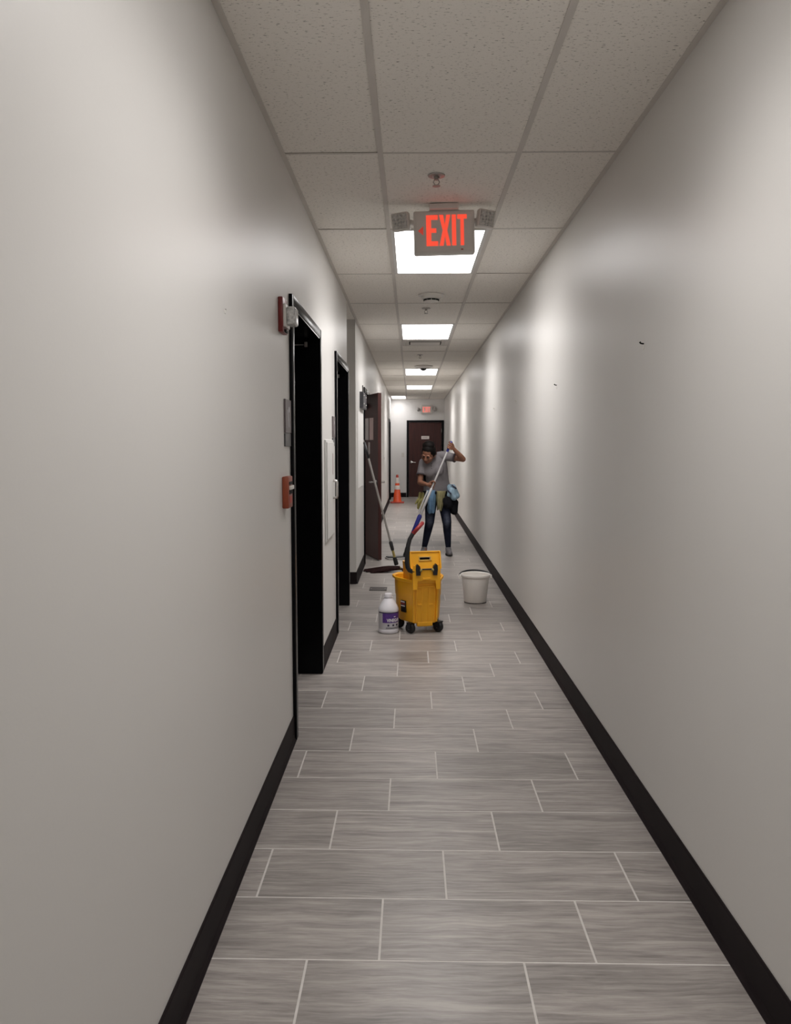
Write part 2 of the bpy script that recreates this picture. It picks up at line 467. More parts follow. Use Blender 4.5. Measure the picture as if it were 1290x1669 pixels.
tag(MB().box(AX, XL - TW, AY1, AY1 + .15, -0.05, ZC + .1).build('wall_passage_far', MATS['wall_paint']), 'shaded greige wall of the side passage facing the viewer', 'wall', kind='structure')
tag(MB().box(AX, XL - TW, AY0 - .15, AY0, -0.05, ZC + .1).build('wall_passage_near', MATS['wall_paint']), 'near wall of the side passage, turned away', 'wall', kind='structure')
tag(MB().box(AX - .2, AX, AY0 - .15, AY1 + .15, -0.05, ZC + .1).build('wall_passage_end', MATS['wall_paint']), 'end wall of the side passage', 'wall', kind='structure')
# unseen room behind the ajar door, lit by an added lamp
rm = MB()
rm.box(AX, AX + .1, 9.0, 11.4, -.05, ZC + .1).box(AX, XL - TW, 8.9, 9.0, -.05, ZC + .1).box(AX, XL - TW, 11.4, 11.5, -.05, ZC + .1)
tag(rm.build('wall_room', MATS['wall_paint']), 'walls of the unseen room behind the ajar brown door', 'wall', kind='structure')

# ---- baseboards (moulded vinyl cove)
PROF = [(0, 0), (0.016, 0), (0.016, 0.004), (0.010, 0.012), (0.007, 0.025), (0.0065, 0.118), (0.004, 0.125), (0, 0.125)]
def base_run(name, p0, p1, nrm, label):
    p0, p1, nrm = Vector(p0), Vector(p1), Vector(nrm)
    m = MB()
    m.loft([[p + nrm * a + Vector((0, 0, b)) for a, b in PROF] for p in (p0, p1)])
    return tag(m.build(name, MATS['base_vinyl']), label, 'baseboard', kind='structure')
nl = (1, 0, 0)
base_run('baseboard_left', (XL, YB, 0), (XL, 3.779, 0), nl, 'black baseboard running along the near left wall')
base_run('baseboard_left', (XL, 4.981, 0), (XL, 5.984, 0), nl, 'short black baseboard between the two black door frames')
base_run('baseboard_left', (XL, AY1, 0), (XL, 9.549, 0), nl, 'black baseboard between side passage and ajar door')
base_run('baseboard_left', (XL, 10.711, 0), (XL, 20.0, 0), nl, 'black baseboard along the left wall past the ajar door')
base_run('baseboard_left', (XL, 21.11, 0), (XL, YE, 0), nl, 'short black baseboard at the far left corner')
base_run('baseboard_right', (XR, YB, 0), (XR, YE, 0), (-1, 0, 0), 'continuous black baseboard along the right wall')
base_run('baseboard_end', (XL, YE, 0), (-0.152, YE, 0), (0, -1, 0), 'black baseboard on the end wall behind the cone')
base_run('baseboard_passage', (AX, AY1, 0), (XL, AY1, 0), (0, -1, 0), 'black baseboard on the passage wall facing the viewer')
base_run('baseboard_passage', (AX, AY0, 0), (XL, AY0, 0), (0, 1, 0), 'black baseboard on the near wall of the side passage')

# ---- ceiling: plenum slab above, tiles, tees
ceil = MB().box(AX - .2, XR + .2, YB - .2, YE + .2, ZC + 0.06, ZC + 0.16).build('ceiling', MATS['plenum'])
tag(ceil, 'suspended ceiling of off-white speckled acoustic tiles in a metal grid', 'ceiling', kind='structure')
kr0, kr1 = math.floor((YB - ROW0) / ROWS), math.ceil((YE - ROW0) / ROWS)
LIGHT_ROWS = [-7, -4, -1, 2, 5, 9, 12]
VENT_ROW = 6
COLS = [(XL + .010, T1 - .004), (T1 + .004, T2 - .004), (T2 + .004, XR - .010)]
ctm = {}
def ceil_tile(x0, x1, y0, y1, jit=True):
    w_, d_ = x1 - x0, y1 - y0
    key = (round(w_, 3), round(d_, 3))
    if key not in ctm:
        me = MB().box(-w_ / 2, w_ / 2, -d_ / 2, d_ / 2, 0, 0.016).mesh('ceiling_tile')
        me.materials.append(MATS['acoustic']); ctm[key] = me
    o = bpy.data.objects.new('ceiling_tile', ctm[key])
    o.location = ((x0 + x1) / 2, (y0 + y1) / 2 , ZC + 0.0015 + (random.uniform(0, .0015) if jit else 0))
    o.rotation_euler = (random.uniform(-.0016, .0016), random.uniform(-.002, .002), 0)
    link(o, ceil)
for k in range(kr0, kr1 + 1):
    y0, y1 = max(ROW0 + ROWS * k, YB), min(ROW0 + ROWS * (k + 1), YE)
    if y1 - y0 < .05: continue
    for c, (x0, x1) in enumerate(COLS):
        if c == 1 and k in LIGHT_ROWS: continue
        if c == 1 and k == VENT_ROW: continue
        if c == 0 and k == 15: continue
        ceil_tile(x0, x1, y0 + .003, y1 - .003)
for k in range(3):
    ceil_tile(AX + .002 + k * .805, AX + (k + 1) * .805 - .002, AY0 + .002, AY1 - .002)
tee_b = []
for xt in (T1, T2):
    MB().box(xt - .012, xt + .012, YB, YE, ZC - .001, ZC + .001).box(xt - .001, xt + .001, YB, YE, ZC, ZC + .03).build('main_tee', MATS['tee'], ceil)
for k in range(kr0, kr1 + 1):
    yt = ROW0 + ROWS * k
    if not (YB < yt < YE): continue
    for (x0, x1) in ((XL + .02, T1 - .012), (T1 + .012, T2 - .012), (T2 + .012, XR - .02)):
        if AY0 < yt < AY1 and x0 < T1 - .1: pass
        MB().box(x0, x1, yt - .0075, yt + .0075, ZC - .0005, ZC + .0012).build('cross_tee', MATS['tee'], ceil)
for xa, s in ((XL, 1), (XR, -1)):
    for (ya, yb) in (((YB, AY0), (AY1, YE)) if s == 1 else ((YB, YE),)):
        m = MB()
        m.box(min(xa, xa + s * .022), max(xa, xa + s * .022), ya, yb, ZC - .001, ZC + .0012)
        m.build('wall_angle', MATS['tee'], ceil)
MB().box(XL, XL + .022, AY0, AY1, ZC - .001, ZC + .0012).build('wall_angle', MATS['tee'], ceil)
MB().box(T1 + .02, T2 - .02, YE - .022, YE, ZC - .001, ZC + .0012).build('wall_angle', MATS['tee'], ceil)

# ---- door frames and doors
def door_frame(parent, y0, y1, zt, proud=0.018, depth=TW, face=0.05, mname='black_frame'):
    """steel frame on the left wall, origin at (XL, mid, 0)"""
    h = (y1 - y0) / 2
    m = MB()
    # casing faces with rounded edge
    for s in (-1, 1):
        a, b = (-h - face, -h + .004) if s < 0 else (h - .004, h + face)
        m.box(-.004, proud, a, b, 0, zt + face, bev=.004)
    m.box(-.004, proud, -h, h, zt - .004, zt + face, bev=.004)
    # reveal
    for s in (-1, 1):
        a, b = (-h, -h + .012) if s < 0 else (h - .012, h)
        m.box(-depth, proud - .004, a, b, 0, zt)
    m.box(-depth, proud - .004, -h, h, zt - .012, zt)
    # stop
    for s in (-1, 1):
        a, b = (-h + .012, -h + .028) if s < 0 else (h - .028, h - .012)
        m.box(-depth + .02, -depth + .06, a, b, 0, zt - .012)
    return m.build('frame', MATS[mname], parent, smooth=True, auto=40)

def lever_handle(parent, loc, rz=0, s=1, mname='chrome'):
    """rose and lever; axis along +x of parent, lever points to s*y"""
    o = MB()
    o.lathe([(0.0, 0), (.026, 0), (.026, .006), (.022, .010)], seg=20, M=Matrix.Translation(loc) @ Matrix.Rotation(rz, 4, 'Z') @ Matrix.Rotation(PI / 2, 4, 'Y'))
    M = Matrix.Translation(loc) @ Matrix.Rotation(rz, 4, 'Z')
    pts = [M @ Vector(p) for p in ((.008, 0, 0), (.045, 0, 0), (.055, s * .015, 0), (.055, s * .115, -.004))]
    o.tube(pts, [.0095, .0095, .010, .008], seg=10)
    return o.build('handle', MATS[mname], parent, smooth=True, auto=40)

for i, (d, lab) in enumerate(((D1, 'wide black steel door frame nearest the viewer on the left wall'), (D2, 'black steel door frame beyond the white extinguisher cabinet'), (D5, 'black door frame at the far end of the left wall'))):
    nm = ('door_1', 'door_2', 'door_5')[i]
    e = empty(nm, (XL, (d[0] + d[1]) / 2, 0), 0, lab, 'door', kind='structure')
    door_frame(e, d[0], d[1], d[2])
    h = (d[1] - d[0]) / 2
    lf = MB().box(-TW + .0, -TW + .045, -h + .014, h - .014, .008, d[2] - .014, bev=.002).build('leaf', MATS['black_leaf'], e)
    lever_handle(lf, (-TW + .045, -h + .09, .98), s=1)
    if i < 2:
        MB().box(-.155, -.085, h - .022, h - .011, d[2] - .050, d[2] - .044).build('strike_bar', MATS['steel'], e)
        MB().box(-.080, -.062, h - .026, h - .011, d[2] - .060, d[2] - .030, bev=.002).build('strike_block', MATS['steel'], e)

# ajar brown door
e3 = empty('door_3', (XL, (D3[0] + D3[1]) / 2, 0), 0, 'dark reddish-brown door standing ajar into the corridor on the left', 'door', kind='structure')
door_frame(e3, *D3)
HX, HY = -0.075, 10.625 - (D3[0] + D3[1]) / 2      # hinge, relative to the frame
FX, FY = (-0.400 - XL), 9.86 - (D3[0] + D3[1]) / 2  # free edge
LW = math.hypot(FX - HX, FY - HY)
ang = math.atan2(FY - HY, FX - HX)
leaf = MB().box(0, LW, -.022, .022, .012, 2.10, bev=.002).build('leaf', MATS['brown_door'], e3)
leaf.location = (HX, HY, 0); leaf.rotation_euler = (0, 0, ang)
# lever on both faces (leaf local: x along width, y = faces)
for sgn in (-1, 1):
    m = MB()
    M = Matrix.Translation((LW - .07, sgn * .022, .99)) @ Matrix.Rotation(sgn * PI / 2, 4, 'Z')
    m.lathe([(0, 0), (.027, 0), (.027, .006), (.022, .011)], seg=20, M=M @ Matrix.Rotation(PI / 2, 4, 'Y'))
    m.tube([M @ Vector(p) for p in ((.008, 0, 0), (.046, 0, 0), (.056, sgn * .015, 0), (.056, sgn * .12, -.004))], [.012, .012, .014, .012], seg=10)
    m.build('handle', MATS['chrome'], leaf, smooth=True, auto=40)
MB().box(.10, .36, -.075, -.022, 1.93, 1.99, bev=.006).build('closer', MATS['device_grey'], leaf)
for z in (.3, 1.05, 1.85):
    MB().tube([(0, .02, z - .05), (0, .02, z + .05)], .008, seg=10).build('hinge', MATS['steel'], leaf)

# end door
DX0, DX1, DZ = -0.085, 0.830, 2.085
e4 = empty('door_4', ((DX0 + DX1) / 2, YE, 0), 0, 'dark brown door in black frame closing the corridor end', 'door', kind='structure')
h = (DX1 - DX0) / 2
m = MB()
for s in (-1, 1): m.box(*sorted((s * h, s * (h + .06))), -.02, .004, 0, DZ + .06, bev=.004)
m.box(-h, h, -.02, .004, DZ, DZ + .06, bev=.004)
m.build('frame', MATS['black_frame'], e4)
lf4 = MB().box(-h + .003, h - .003, -.010, .002, .010, DZ - .003, bev=.002).build('leaf', MATS['brown_door'], e4)
m = MB()
M = Matrix.Translation((-h + .07, -.010, .985)) @ Matrix.Rotation(-PI / 2, 4, 'Z')
m.lathe([(0, 0), (.034, 0), (.034, .008), (.026, .012)], seg=20, M=M @ Matrix.Rotation(PI / 2, 4, 'Y'))
m.tube([M @ Vector(p) for p in ((.008, 0, 0), (.05, 0, 0), (.06, .02, -.004), (.06, .13, -.012))], [.012, .012, .013, .011], seg=10)
m.build('handle', MATS['chrome'], lf4, smooth=True, auto=40)
for z in (.25, 1.05, 1.86):
    MB().tube([(h - .002, -.016, z - .05), (h - .002, -.016, z + .05)], .009, seg=10).build('hinge', MATS['steel'], lf4)

# ================================================================== CEILING THINGS
light_lab = {-7: 'square-edged ceiling light farthest behind the viewpoint', -4: 'ceiling light panel just behind the viewpoint',
    -1: 'ceiling light panel nearest the viewer, cut by the top of the picture', 2: 'ceiling light panel right behind the near exit sign',
    5: 'ceiling light panel between smoke detector and air vent', 9: 'ceiling light panel behind the dark dome camera',
    12: 'small-looking ceiling light panel farthest along the middle tile column'}
def ceiling_light(x0, x1, y0, y1, label, out=1.0):
    e = empty('ceiling_light', ((x0 + x1) / 2, (y0 + y1) / 2, ZC), 0, label, 'light', 'recessed ceiling light panels')
    a, b = (x1 - x0) / 2, (y1 - y0) / 2
    fw = .022
    m = MB()
    m.box(-a, -a + fw, -b, b, -.002, .035).box(a - fw, a, -b, b, -.002, .035).box(-a + fw, a - fw, -b, -b + fw, -.002, .035).box(-a + fw, a - fw, b - fw, b, -.002, .035)
    m.build('frame', MATS['white_metal'], e)
    MB().box(-a + fw, a - fw, -b + fw, b - fw, .003, .008).build('diffuser', MATS['panel_glow' if out > .9 else 'panel_glow_dim'], e)
    ld = bpy.data.lights.new('panel_lamp', 'AREA')
    ld.shape = 'RECTANGLE'; ld.size = 2 * (a - fw); ld.size_y = 2 * (b - fw)
    ld.energy = LAMP_WATTS * out * a / .29; ld.spread = LAMP_SPREAD; ld.color = (1.0, 0.975, 0.965)
    lo = bpy.data.objects.new('panel_lamp', ld); link(lo, e); lo.location = (0, 0, .001)
for k in LIGHT_ROWS:
    ceiling_light(T1 + .0125, T2 - .0125, ROW0 + ROWS * k + .008, ROW0 + ROWS * (k + 1) - .008, light_lab[k], .78 if k < 0 else (1.0 if k < 9 else 1.45))   # the near lamps are weaker
ceiling_light(XL + .0225, T1 - .0125, ROW0 + ROWS * 15 + .008, ROW0 + ROWS * 16 - .008, 'narrow ceiling light panel in the far left corner above the cone', .6)

ceiling_light(-2.3, -1.72, 9.6, 10.8, 'added dim ceiling light panel in the room behind the ajar brown door', .28)  # added lamp, out of view, brightens the ajar door and its papers

# air vent
def rect4(r, yc, z): return [(-r, yc - r, z), (r, yc - r, z), (r, yc + r, z), (-r, yc + r, z)]
y0, y1 = ROW0 + ROWS * VENT_ROW + .008, ROW0 + ROWS * (VENT_ROW + 1) - .008
ve = empty('air_vent', ((T1 + T2) / 2, (y0 + y1) / 2, ZC), 0, 'grey louvred air vent set in the ceiling behind a light panel', 'vent')
a, b = (T2 - T1) / 2 - .0125, (y1 - y0) / 2
MB().box(-a, a, -b, b, .004, .012).build('backing', MATS['acoustic'], ve)
vy = -b + .30
for r, zz in ((.285, -.004), (.240, -.010)):
    m = MB()
    wv_ = .040
    for (p, q, u, v) in ((-r, r, -r, -r + wv_), (-r, r, r - wv_, r), (-r, -r + wv_, -r + wv_, r - wv_), (r - wv_, r, -r + wv_, r - wv_)):
        m.box(p, q, vy + u, vy + v, zz, zz + .004)
    m.build('louvre', MATS['tee'], ve)
MB().loft([rect4(.185, vy, -.016), rect4(.150, vy, -.022)]).build('centre_plate', MATS['tee'], ve)
MB().box(-.205, .205, vy - .205, vy + .205, .001, .0035).build('duct_mouth', MATS['dark_gap'], ve)

# sprinklers
def sprinkler(x, y, label):
    e = empty('sprinkler_head', (x, y, ZC), 0, label, 'sprinkler', 'ceiling sprinkler heads')
    MB().lathe([(.0, 0), (.042, 0), (.040, -.005), (.020, -.008), (.016, -.003), (0, -.003)], seg=24, cap0=False, cap1=False).build('escutcheon', MATS['steel'], e, smooth=True, auto=40)
    m = MB().tube([(0, 0, 0), (0, 0, -.022)], .010, seg=10)
    for s in (-1, 1): m.tube([(s * .008, 0, -.02), (s * .015, 0, -.032), (s * .004, 0, -.048)], .003, seg=6)
    m.build('body', MATS['steel'], e, smooth=True, auto=40)
    MB().lathe([(0, -.048), (.019, -.048), (.019, -.051), (0, -.052)], seg=16, cap0=False, cap1=False).build('deflector', MATS['steel'], e)
sprinkler(.115, 3.88, 'pendent sprinkler head on the ceiling in front of the exit sign')
sprinkler(.132, 7.54, 'small sprinkler head on the ceiling just behind the smoke detector')
sprinkler(.115, 11.35, 'tiny sprinkler head on the ceiling between air vent and dome camera')

# smoke detector
e = empty('smoke_detector', (.164, 6.88, ZC), 0, 'round white smoke detector on the ceiling past the near exit sign', 'detector')
MB().lathe([(0, .001), (.112, .001), (.112, -.008), (.10, -.012), (0, -.012)], seg=40, cap0=False, cap1=False).build('base', MATS['white_plastic'], e, smooth=True, auto=40)
MB().lathe([(.088, -.012), (.080, -.034), (.066, -.038), (0, -.038)], seg=40, cap0=False, cap1=False).build('body', MATS['white_plastic'], e, smooth=True, auto=40)
for k in range(10):
    M = Matrix.Rotation(2 * PI * k / 10 - PI / 2 + .31, 4, 'Z')
    MB().box(.050, .0665, -.016, .016, -.050, -.040, M=M).build('slot', MATS['dark_hole'], e)
MB().lathe([(.060, -.037), (.060, -.054), (.050, -.060), (0, -.061)], seg=32, cap0=False, cap1=False).build('cap', MATS['white_plastic'], e, smooth=True, auto=40)

# dome camera
e = empty('dome_camera', (.185, 12.95, ZC), 0, 'dark dome camera hanging from the ceiling before the far light panel', 'camera')
MB().lathe([(0, .001), (.15, .001), (.15, -.012), (.11, -.034), (.075, -.04), (0, -.04)], seg=32, cap0=False, cap1=False).build('housing', MATS['sign_plastic'], e, smooth=True, auto=40)
MB().lathe([(.056, -.038), (.054, -.052), (.040, -.068), (.02, -.076), (0, -.078)], seg=24, cap0=False, cap1=False).build('dome', MATS['black_paint'], e, smooth=True)

# exit signs
LET = {
 'E': [[(0, 0), (1, 0), (1, .15), (.42, .15), (.42, .43), (.86, .43), (.86, .57), (.42, .57), (.42, .85), (1, .85), (1, 1), (0, 1)]],
 'X': [[(0, 0), (.36, 0), (.5, .33), (.64, 0), (1, 0), (.70, .5), (1, 1), (.64, 1), (.5, .67), (.36, 1), (0, 1), (.30, .5)]],
 'I': [[(.0, 0), (1, 0), (1, 1), (0, 1)]],
 'T': [[(.32, 0), (.68, 0), (.68, .86), (1, .86), (1, 1), (0, 1), (0, .86), (.32, .86)]]}
def letters(parent, x0, z0, hgt, y, glow, wd=(.040, .046, .018, .046), gap=.0085, depth=.002):
    x = x0
    for ch, w_ in zip('EXIT', wd):
        for poly in LET[ch]:
            MB().prism([(x + p[0] * w_, z0 + p[1] * hgt) for p in poly], y - depth, y + .001).build('letter_' + ch.lower(), MATS[glow], parent)
        x += w_ + gap
ROLL = math.radians(-1.4)
ex = empty('exit_sign', (.168, 4.36, ZC), 0, 'ceiling-hung lit exit sign with two emergency lamp heads, nearest the viewer', 'sign', 'lit exit signs', rot=(0, ROLL, 0))
MB().box(-.078, .078, -.055, .055, -.030, -.001, bev=.006).build('canopy', MATS['sign_plastic'], ex, smooth=True, auto=40)
MB().box(-.163, .163, -.026, .026, -.258, -.030, bev=.010, seg=3).build('housing', MATS['sign_plastic'], ex, smooth=True, auto=40)
MB().box(-.150, .150, -.0285, -.0255, -.246, -.042, bev=.001, seg=1).build('face_plate', MATS['sign_plastic'], ex)
letters(ex, -.096, -.216, .160, -.0285, 'red_glow', wd=(.062, .060, .022, .050), gap=.0075)
MB().prism([(-.140, -.136), (-.112, -.112), (-.112, -.160)], -.030, -.0275).build('arrow', MATS['red_glow_dim'], ex)
MB().box(.088, .100, -.0292, -.028, -.240, -.234).build('test_button', MATS['orange_dark'], ex)
for s in (-1, 1):
    lh = empty('lamp_head', (0, 0, 0)); lh.parent = ex
    lh.location = (s * (.225 if s > 0 else .232), -.01, -.078 + (.0 if s > 0 else -.002))
    lh.rotation_euler = (.1, math.radians(8 if s > 0 else -3), math.radians(14 * s))
    m = MB().box(-.047, .047, -.02, .035, -.046, .046, bev=.008, seg=2)
    m.build('shell', MATS['sign_plastic'], lh, smooth=True, auto=40)
    MB().box(-.039, .039, -.024, -.018, -.038, .038, bev=.002, seg=1).build('lens', MATS['lens'], lh)
    g = MB()
    for q in range(5): g.box(-.038, .038, -.0262, -.0242, -.034 + q * .0165, -.0315 + q * .0165)
    for q in range(5): g.box(-.0345 + q * .0165, -.0320 + q * .0165, -.0262, -.0242, -.038, .038)
    g.build('grille', MATS['white_plastic'], lh)
    MB().tube([(s * .155, 0, -.090), (s * .175, .01, -.078), (s * .198, .01, -.078)], .012, seg=12).build('swivel_arm', MATS['sign_plastic'], ex, smooth=True, auto=50)

x2 = empty('exit_sign', (.415, YE, 2.44), 0, 'small distant lit exit sign above the brown end door', 'sign', 'lit exit signs')
MB().box(-.15, .15, -.045, -.001, -.115, .115, bev=.008).build('housing', MATS['white_plastic'], x2)
letters(x2, -.112, -.075, .150, -.045, 'pink_glow', wd=(.05, .055, .022, .05), gap=.012)
for s in (-1, 1):
    m = MB().lathe([(0, 0), (.050, 0), (.055, -.012), (.050, -.05), (.03, -.065), (0, -.065)], seg=20, cap0=False, cap1=False, M=Matrix.Translation((s * .235, -.06, 0)) @ Matrix.Rotation(-PI / 2, 4, 'X'))
    m.build('lamp_head', MATS['steel'], x2, smooth=True, auto=40)
    MB().tube([(s * .15, -.03, 0), (s * .21, -.03, 0)], .014, seg=10).build('swivel_arm', MATS['white_plastic'], x2)

# ================================================================== WALL THINGS (left wall)
def on_left(y, z): return (XL, y, z)
# strobe
e = empty('fire_alarm_strobe', on_left(3.535, 2.02), 0, 'red fire alarm strobe with clear lens beside the nearest door frame', 'alarm')
MB().box(0, .022, -.062, .062, -.075, .075, bev=.004).build('back_plate', MATS['alarm_red'], e, smooth=True, auto=40)
MB().box(.020, .034, -.056, .056, -.052, .046, bev=.003).build('bezel', MATS['white_plastic'], e, smooth=True, auto=40)
MB().box(.033, .074, -.048, .050, -.042, .036, bev=.010, seg=3).build('lens', MATS['lens'], e, smooth=True, auto=40)
MB().box(.020, .030, -.03, .03, -.072, -.060, bev=.002).build('sounder_slot', MATS['dark_hole'], e)

# room signs
def room_sign(y0, y1, z0, z1, label):
    e = empty('room_sign', on_left((y0 + y1) / 2, (z0 + z1) / 2), 0, label, 'sign', 'grey room signs by the doors')
    a, b = (y1 - y0) / 2, (z1 - z0) / 2
    MB().box(0, .009, -a, a, -b + .062, b, bev=.002).build('plate', MATS['room_sign'], e)
    MB().box(0, .007, -a, a, -b, -b + .060, bev=.002).build('lower_plate', MATS['room_sign_low'], e)
    m = MB()
    M = Matrix.Translation((.009, -.01, .02)) @ Matrix.Rotation(.5, 4, 'X')
    m.box(0, .0012, -.006, .006, -.045, .045, M=M)
    m.lathe([(0, 0), (.014, 0), (.014, .0012), (0, .0012)], seg=16, cap0=False, cap1=False, M=Matrix.Translation((.009, .012, .062)) @ Matrix.Rotation(PI / 2, 4, 'Y'))
    m.build('raised_symbol', MATS['label_grey'], e)
room_sign(3.60, 3.765, 1.447, 1.663, 'grey room sign next to the nearest black door frame')
room_sign(5.77, 5.935, 1.447, 1.663, 'grey room sign above the white extinguisher cabinet')

# pull station
e = empty('fire_alarm_pull_station', on_left(3.585, 1.24), 0, 'orange-red manual fire alarm box below the room sign', 'alarm')
MB().box(0, .030, -.058, .058, -.072, .072, bev=.005).build('body', MATS['pull_red'], e, smooth=True, auto=40)
MB().box(.030, .040, -.045, .045, .012, .030, bev=.003).build('pull_bar', MATS['white_plastic'], e)
MB().box(.029, .0325, -.045, .045, -.008, .010).build('finger_slot', MATS['dark_hole'], e)
MB().box(.029, .0325, -.045, .045, .034, .048).build('finger_slot', MATS['dark_hole'], e)
MB().box(.0295, .0315, -.030, .030, -.050, -.018).build('instruction_panel', MATS['orange_dark'], e)

# extinguisher cabinet
e = empty('extinguisher_cabinet', on_left(5.495, 1.145), 0, 'white fire extinguisher cabinet between the two black door frames', 'cabinet')
MB().box(0, .012, -.245, .245, -.345, .345, bev=.004).build('body', MATS['white_metal'], e)
dr = MB().box(.0125, .020, -.228, .228, -.328, .328, bev=.003).build('door', MATS['white_metal'], e)
m = MB().tube([(.020, .12, .055), (.044, .12, .055), (.050, .12, .045), (.050, .12, -.055), (.044, .12, -.065), (.020, .12, -.065)], .009, seg=10)
m.build('handle', MATS['chrome'], dr, smooth=True, auto=50)
MB().box(.0195, .0212, .112, .130, .10, .25).build('red_decal', MATS['alarm_red'], dr)

# wall box beside the ajar door
e = empty('wall_box', on_left(9.15, 1.958), 0, 'dark grey wall box with metal face left of the ajar brown door', 'box')
MB().box(0, .040, -.30, .30, -.09, .09, bev=.003).build('housing', MATS['device_grey'], e)
MB().box(.040, .044, -.29, .29, -.082, .082, bev=.001, seg=1).build('face_plate', MATS['room_sign_low'], e)
for z in (-.045, .045):
    for y in (-.2, .2):
        MB().sphere((.044, y, z), (.006, .012, .012), u=10, v=6).build('screw', MATS['chrome'], e, smooth=True)
MB().tube([(.03, -.22, .088), (.03, -.22, .165)], .006, seg=8).build('aerial', MATS['black_paint'], e)

# white sheet on the wall
tag(MB().box(XL, XL + .004, 8.45, 9.40, .98, 1.82, bev=.001, seg=1).build('wall_sheet', MATS['paper']), 'plain white sheet on the wall behind the leaning mop handle', 'sheet')

# notices on the ajar door (stand on its near face)
Mleaf = Matrix.Translation((XL + HX, (D3[0] + D3[1]) / 2 + HY, 0)) @ Matrix.Rotation(ang, 4, 'Z')
def door_note(name, x0, x1, z0, z1, mname, label):
    o = MB().box(x0, x1, -.0245, -.0222, z0, z1).build(name, MATS[mname])
    o.matrix_world = Mleaf
    return tag(o, label, 'paper', 'papers taped on the ajar door')
# which local side faces the camera is -y or +y: choose by the camera direction
nrm_local = (Mleaf.to_3x3() @ Vector((0, -1, 0)))
side = 1 if nrm_local.dot(Vector((0, 0, 0)) - Mleaf.translation) > 0 else -1
def door_note(name, x0, x1, z0, z1, mname, label):
    ya, yb = (-.0245, -.0222) if side > 0 else (.0222, .0245)
    o = MB().box(x0, x1, ya, yb, z0, z1).build(name, MATS[mname])
    o.matrix_world = Mleaf
    return tag(o, label, 'paper', 'papers taped on the ajar door')
door_note('paper_notice', .20, .38, 1.52, 1.80, 'paper_grey', 'greyish paper notice on the ajar door, nearer its hinge')
door_note('paper_notice', .42, .60, 1.52, 1.80, 'paper_pink', 'pale pinkish paper notice on the ajar door, nearer its handle')
door_note('paper_notice', .36, .44, 1.34, 1.49, 'paper_grey', 'small narrow paper slip below the two notices on the ajar door')

# plates on walls
e = empty('light_switch', on_left(16.5, 1.19), 0, 'light switch plate on the left wall far past the ajar door', 'switch', 'wall switch plates')
MB().box(0, .006, -.06, .06, -.10, .06, bev=.002).build('plate', MATS['white_plastic'], e)
MB().box(.006, .012, -.02, .02, -.035, .02, bev=.001).build('rocker', MATS['steel'], e)
e = empty('light_switch', (-.25, YE, 1.185), 0, 'light switch plate on the end wall left of the brown door', 'switch', 'wall switch plates')
MB().box(-.037, .037, -.006, 0, -.06, .06, bev=.002).build('plate', MATS['white_plastic'], e)
MB().box(-.012, .012, -.010, -.006, -.03, .03, bev=.001).build('rocker', MATS['white_plastic'], e)
e = empty('door_plaque', (.375, YE - .0105, 1.665), 0, 'cream name plate on the brown end door', 'sign')
MB().box(-.110, .110, -.006, 0, -.043, .043, bev=.002).build('plate', MATS['reflective'], e)
MB().box(-.085, .060, -.0075, -.0055, -.012, .012).build('print_line', MATS['paper_grey'], e)

# picture nails on the right wall, mark on the left
for y, z, s, lab in ((3.166, 1.845, 1.0, 'wall anchor with a nail on the right wall, nearest the viewer'), (5.034, 1.824, 1.0, 'dark nail on the right wall, second from the viewer'),
                  (6.924, 1.827, .8, 'faint nail on the right wall, third from the viewer'), (8.754, 1.846, .8, 'faint filled nail on the right wall, farthest from the viewer')):
    e = empty('wall_nail', (XR, y, z), 0, lab, 'nail', 'old nails on the right wall')
    M = Matrix.Translation((0, 0, 0)) @ Matrix.Rotation(-PI / 2, 4, 'Y')
    MB().lathe([(0, 0), (.012 * s, 0), (.010 * s, .002), (0, .002)], seg=14, cap0=False, cap1=False, M=Matrix.Translation((0, 0, -.008)) @ M).build('filler', MATS['white_plastic'], e)
    MB().tube([(0, 0, .004), (-.012, 0, .006), (-.016, 0, .012)], [.003, .003, .0045], seg=8).build('pin', MATS['dark_hole'] if y < 6 else MATS['tee'], e)
e = empty('wall_nail', (XL, 2.489, 1.866), 0, 'tiny plaster plug mark on the near left wall', 'nail')
MB().lathe([(0, 0), (.007, 0), (.006, .002), (0, .002)], seg=14, cap0=False, cap1=False, M=Matrix.Rotation(PI / 2, 4, 'Y')).build('filler', MATS['white_plastic'], e)
MB().tube([(0, 0, .007), (.004, 0, .007)], .002, seg=8).build('pin', MATS['steel'], e)

# floor cover plate
e = empty('floor_cover', (-.338, 7.905, 0), 0, 'small dark rectangular cover plate lying on the floor behind the jug', 'cover')
MB().box(-.088, .088, -.10, .10, 0, .004, bev=.001, seg=1).build('plate', MATS['cover_dark'], e)
for s in (-1, 1):
    MB().lathe([(0, .004), (.007, .004), (.006, .0055), (0, .0055)], seg=12, cap0=False, cap1=False, c=(s * .07, 0, 0)).build('screw', MATS['steel'], e)

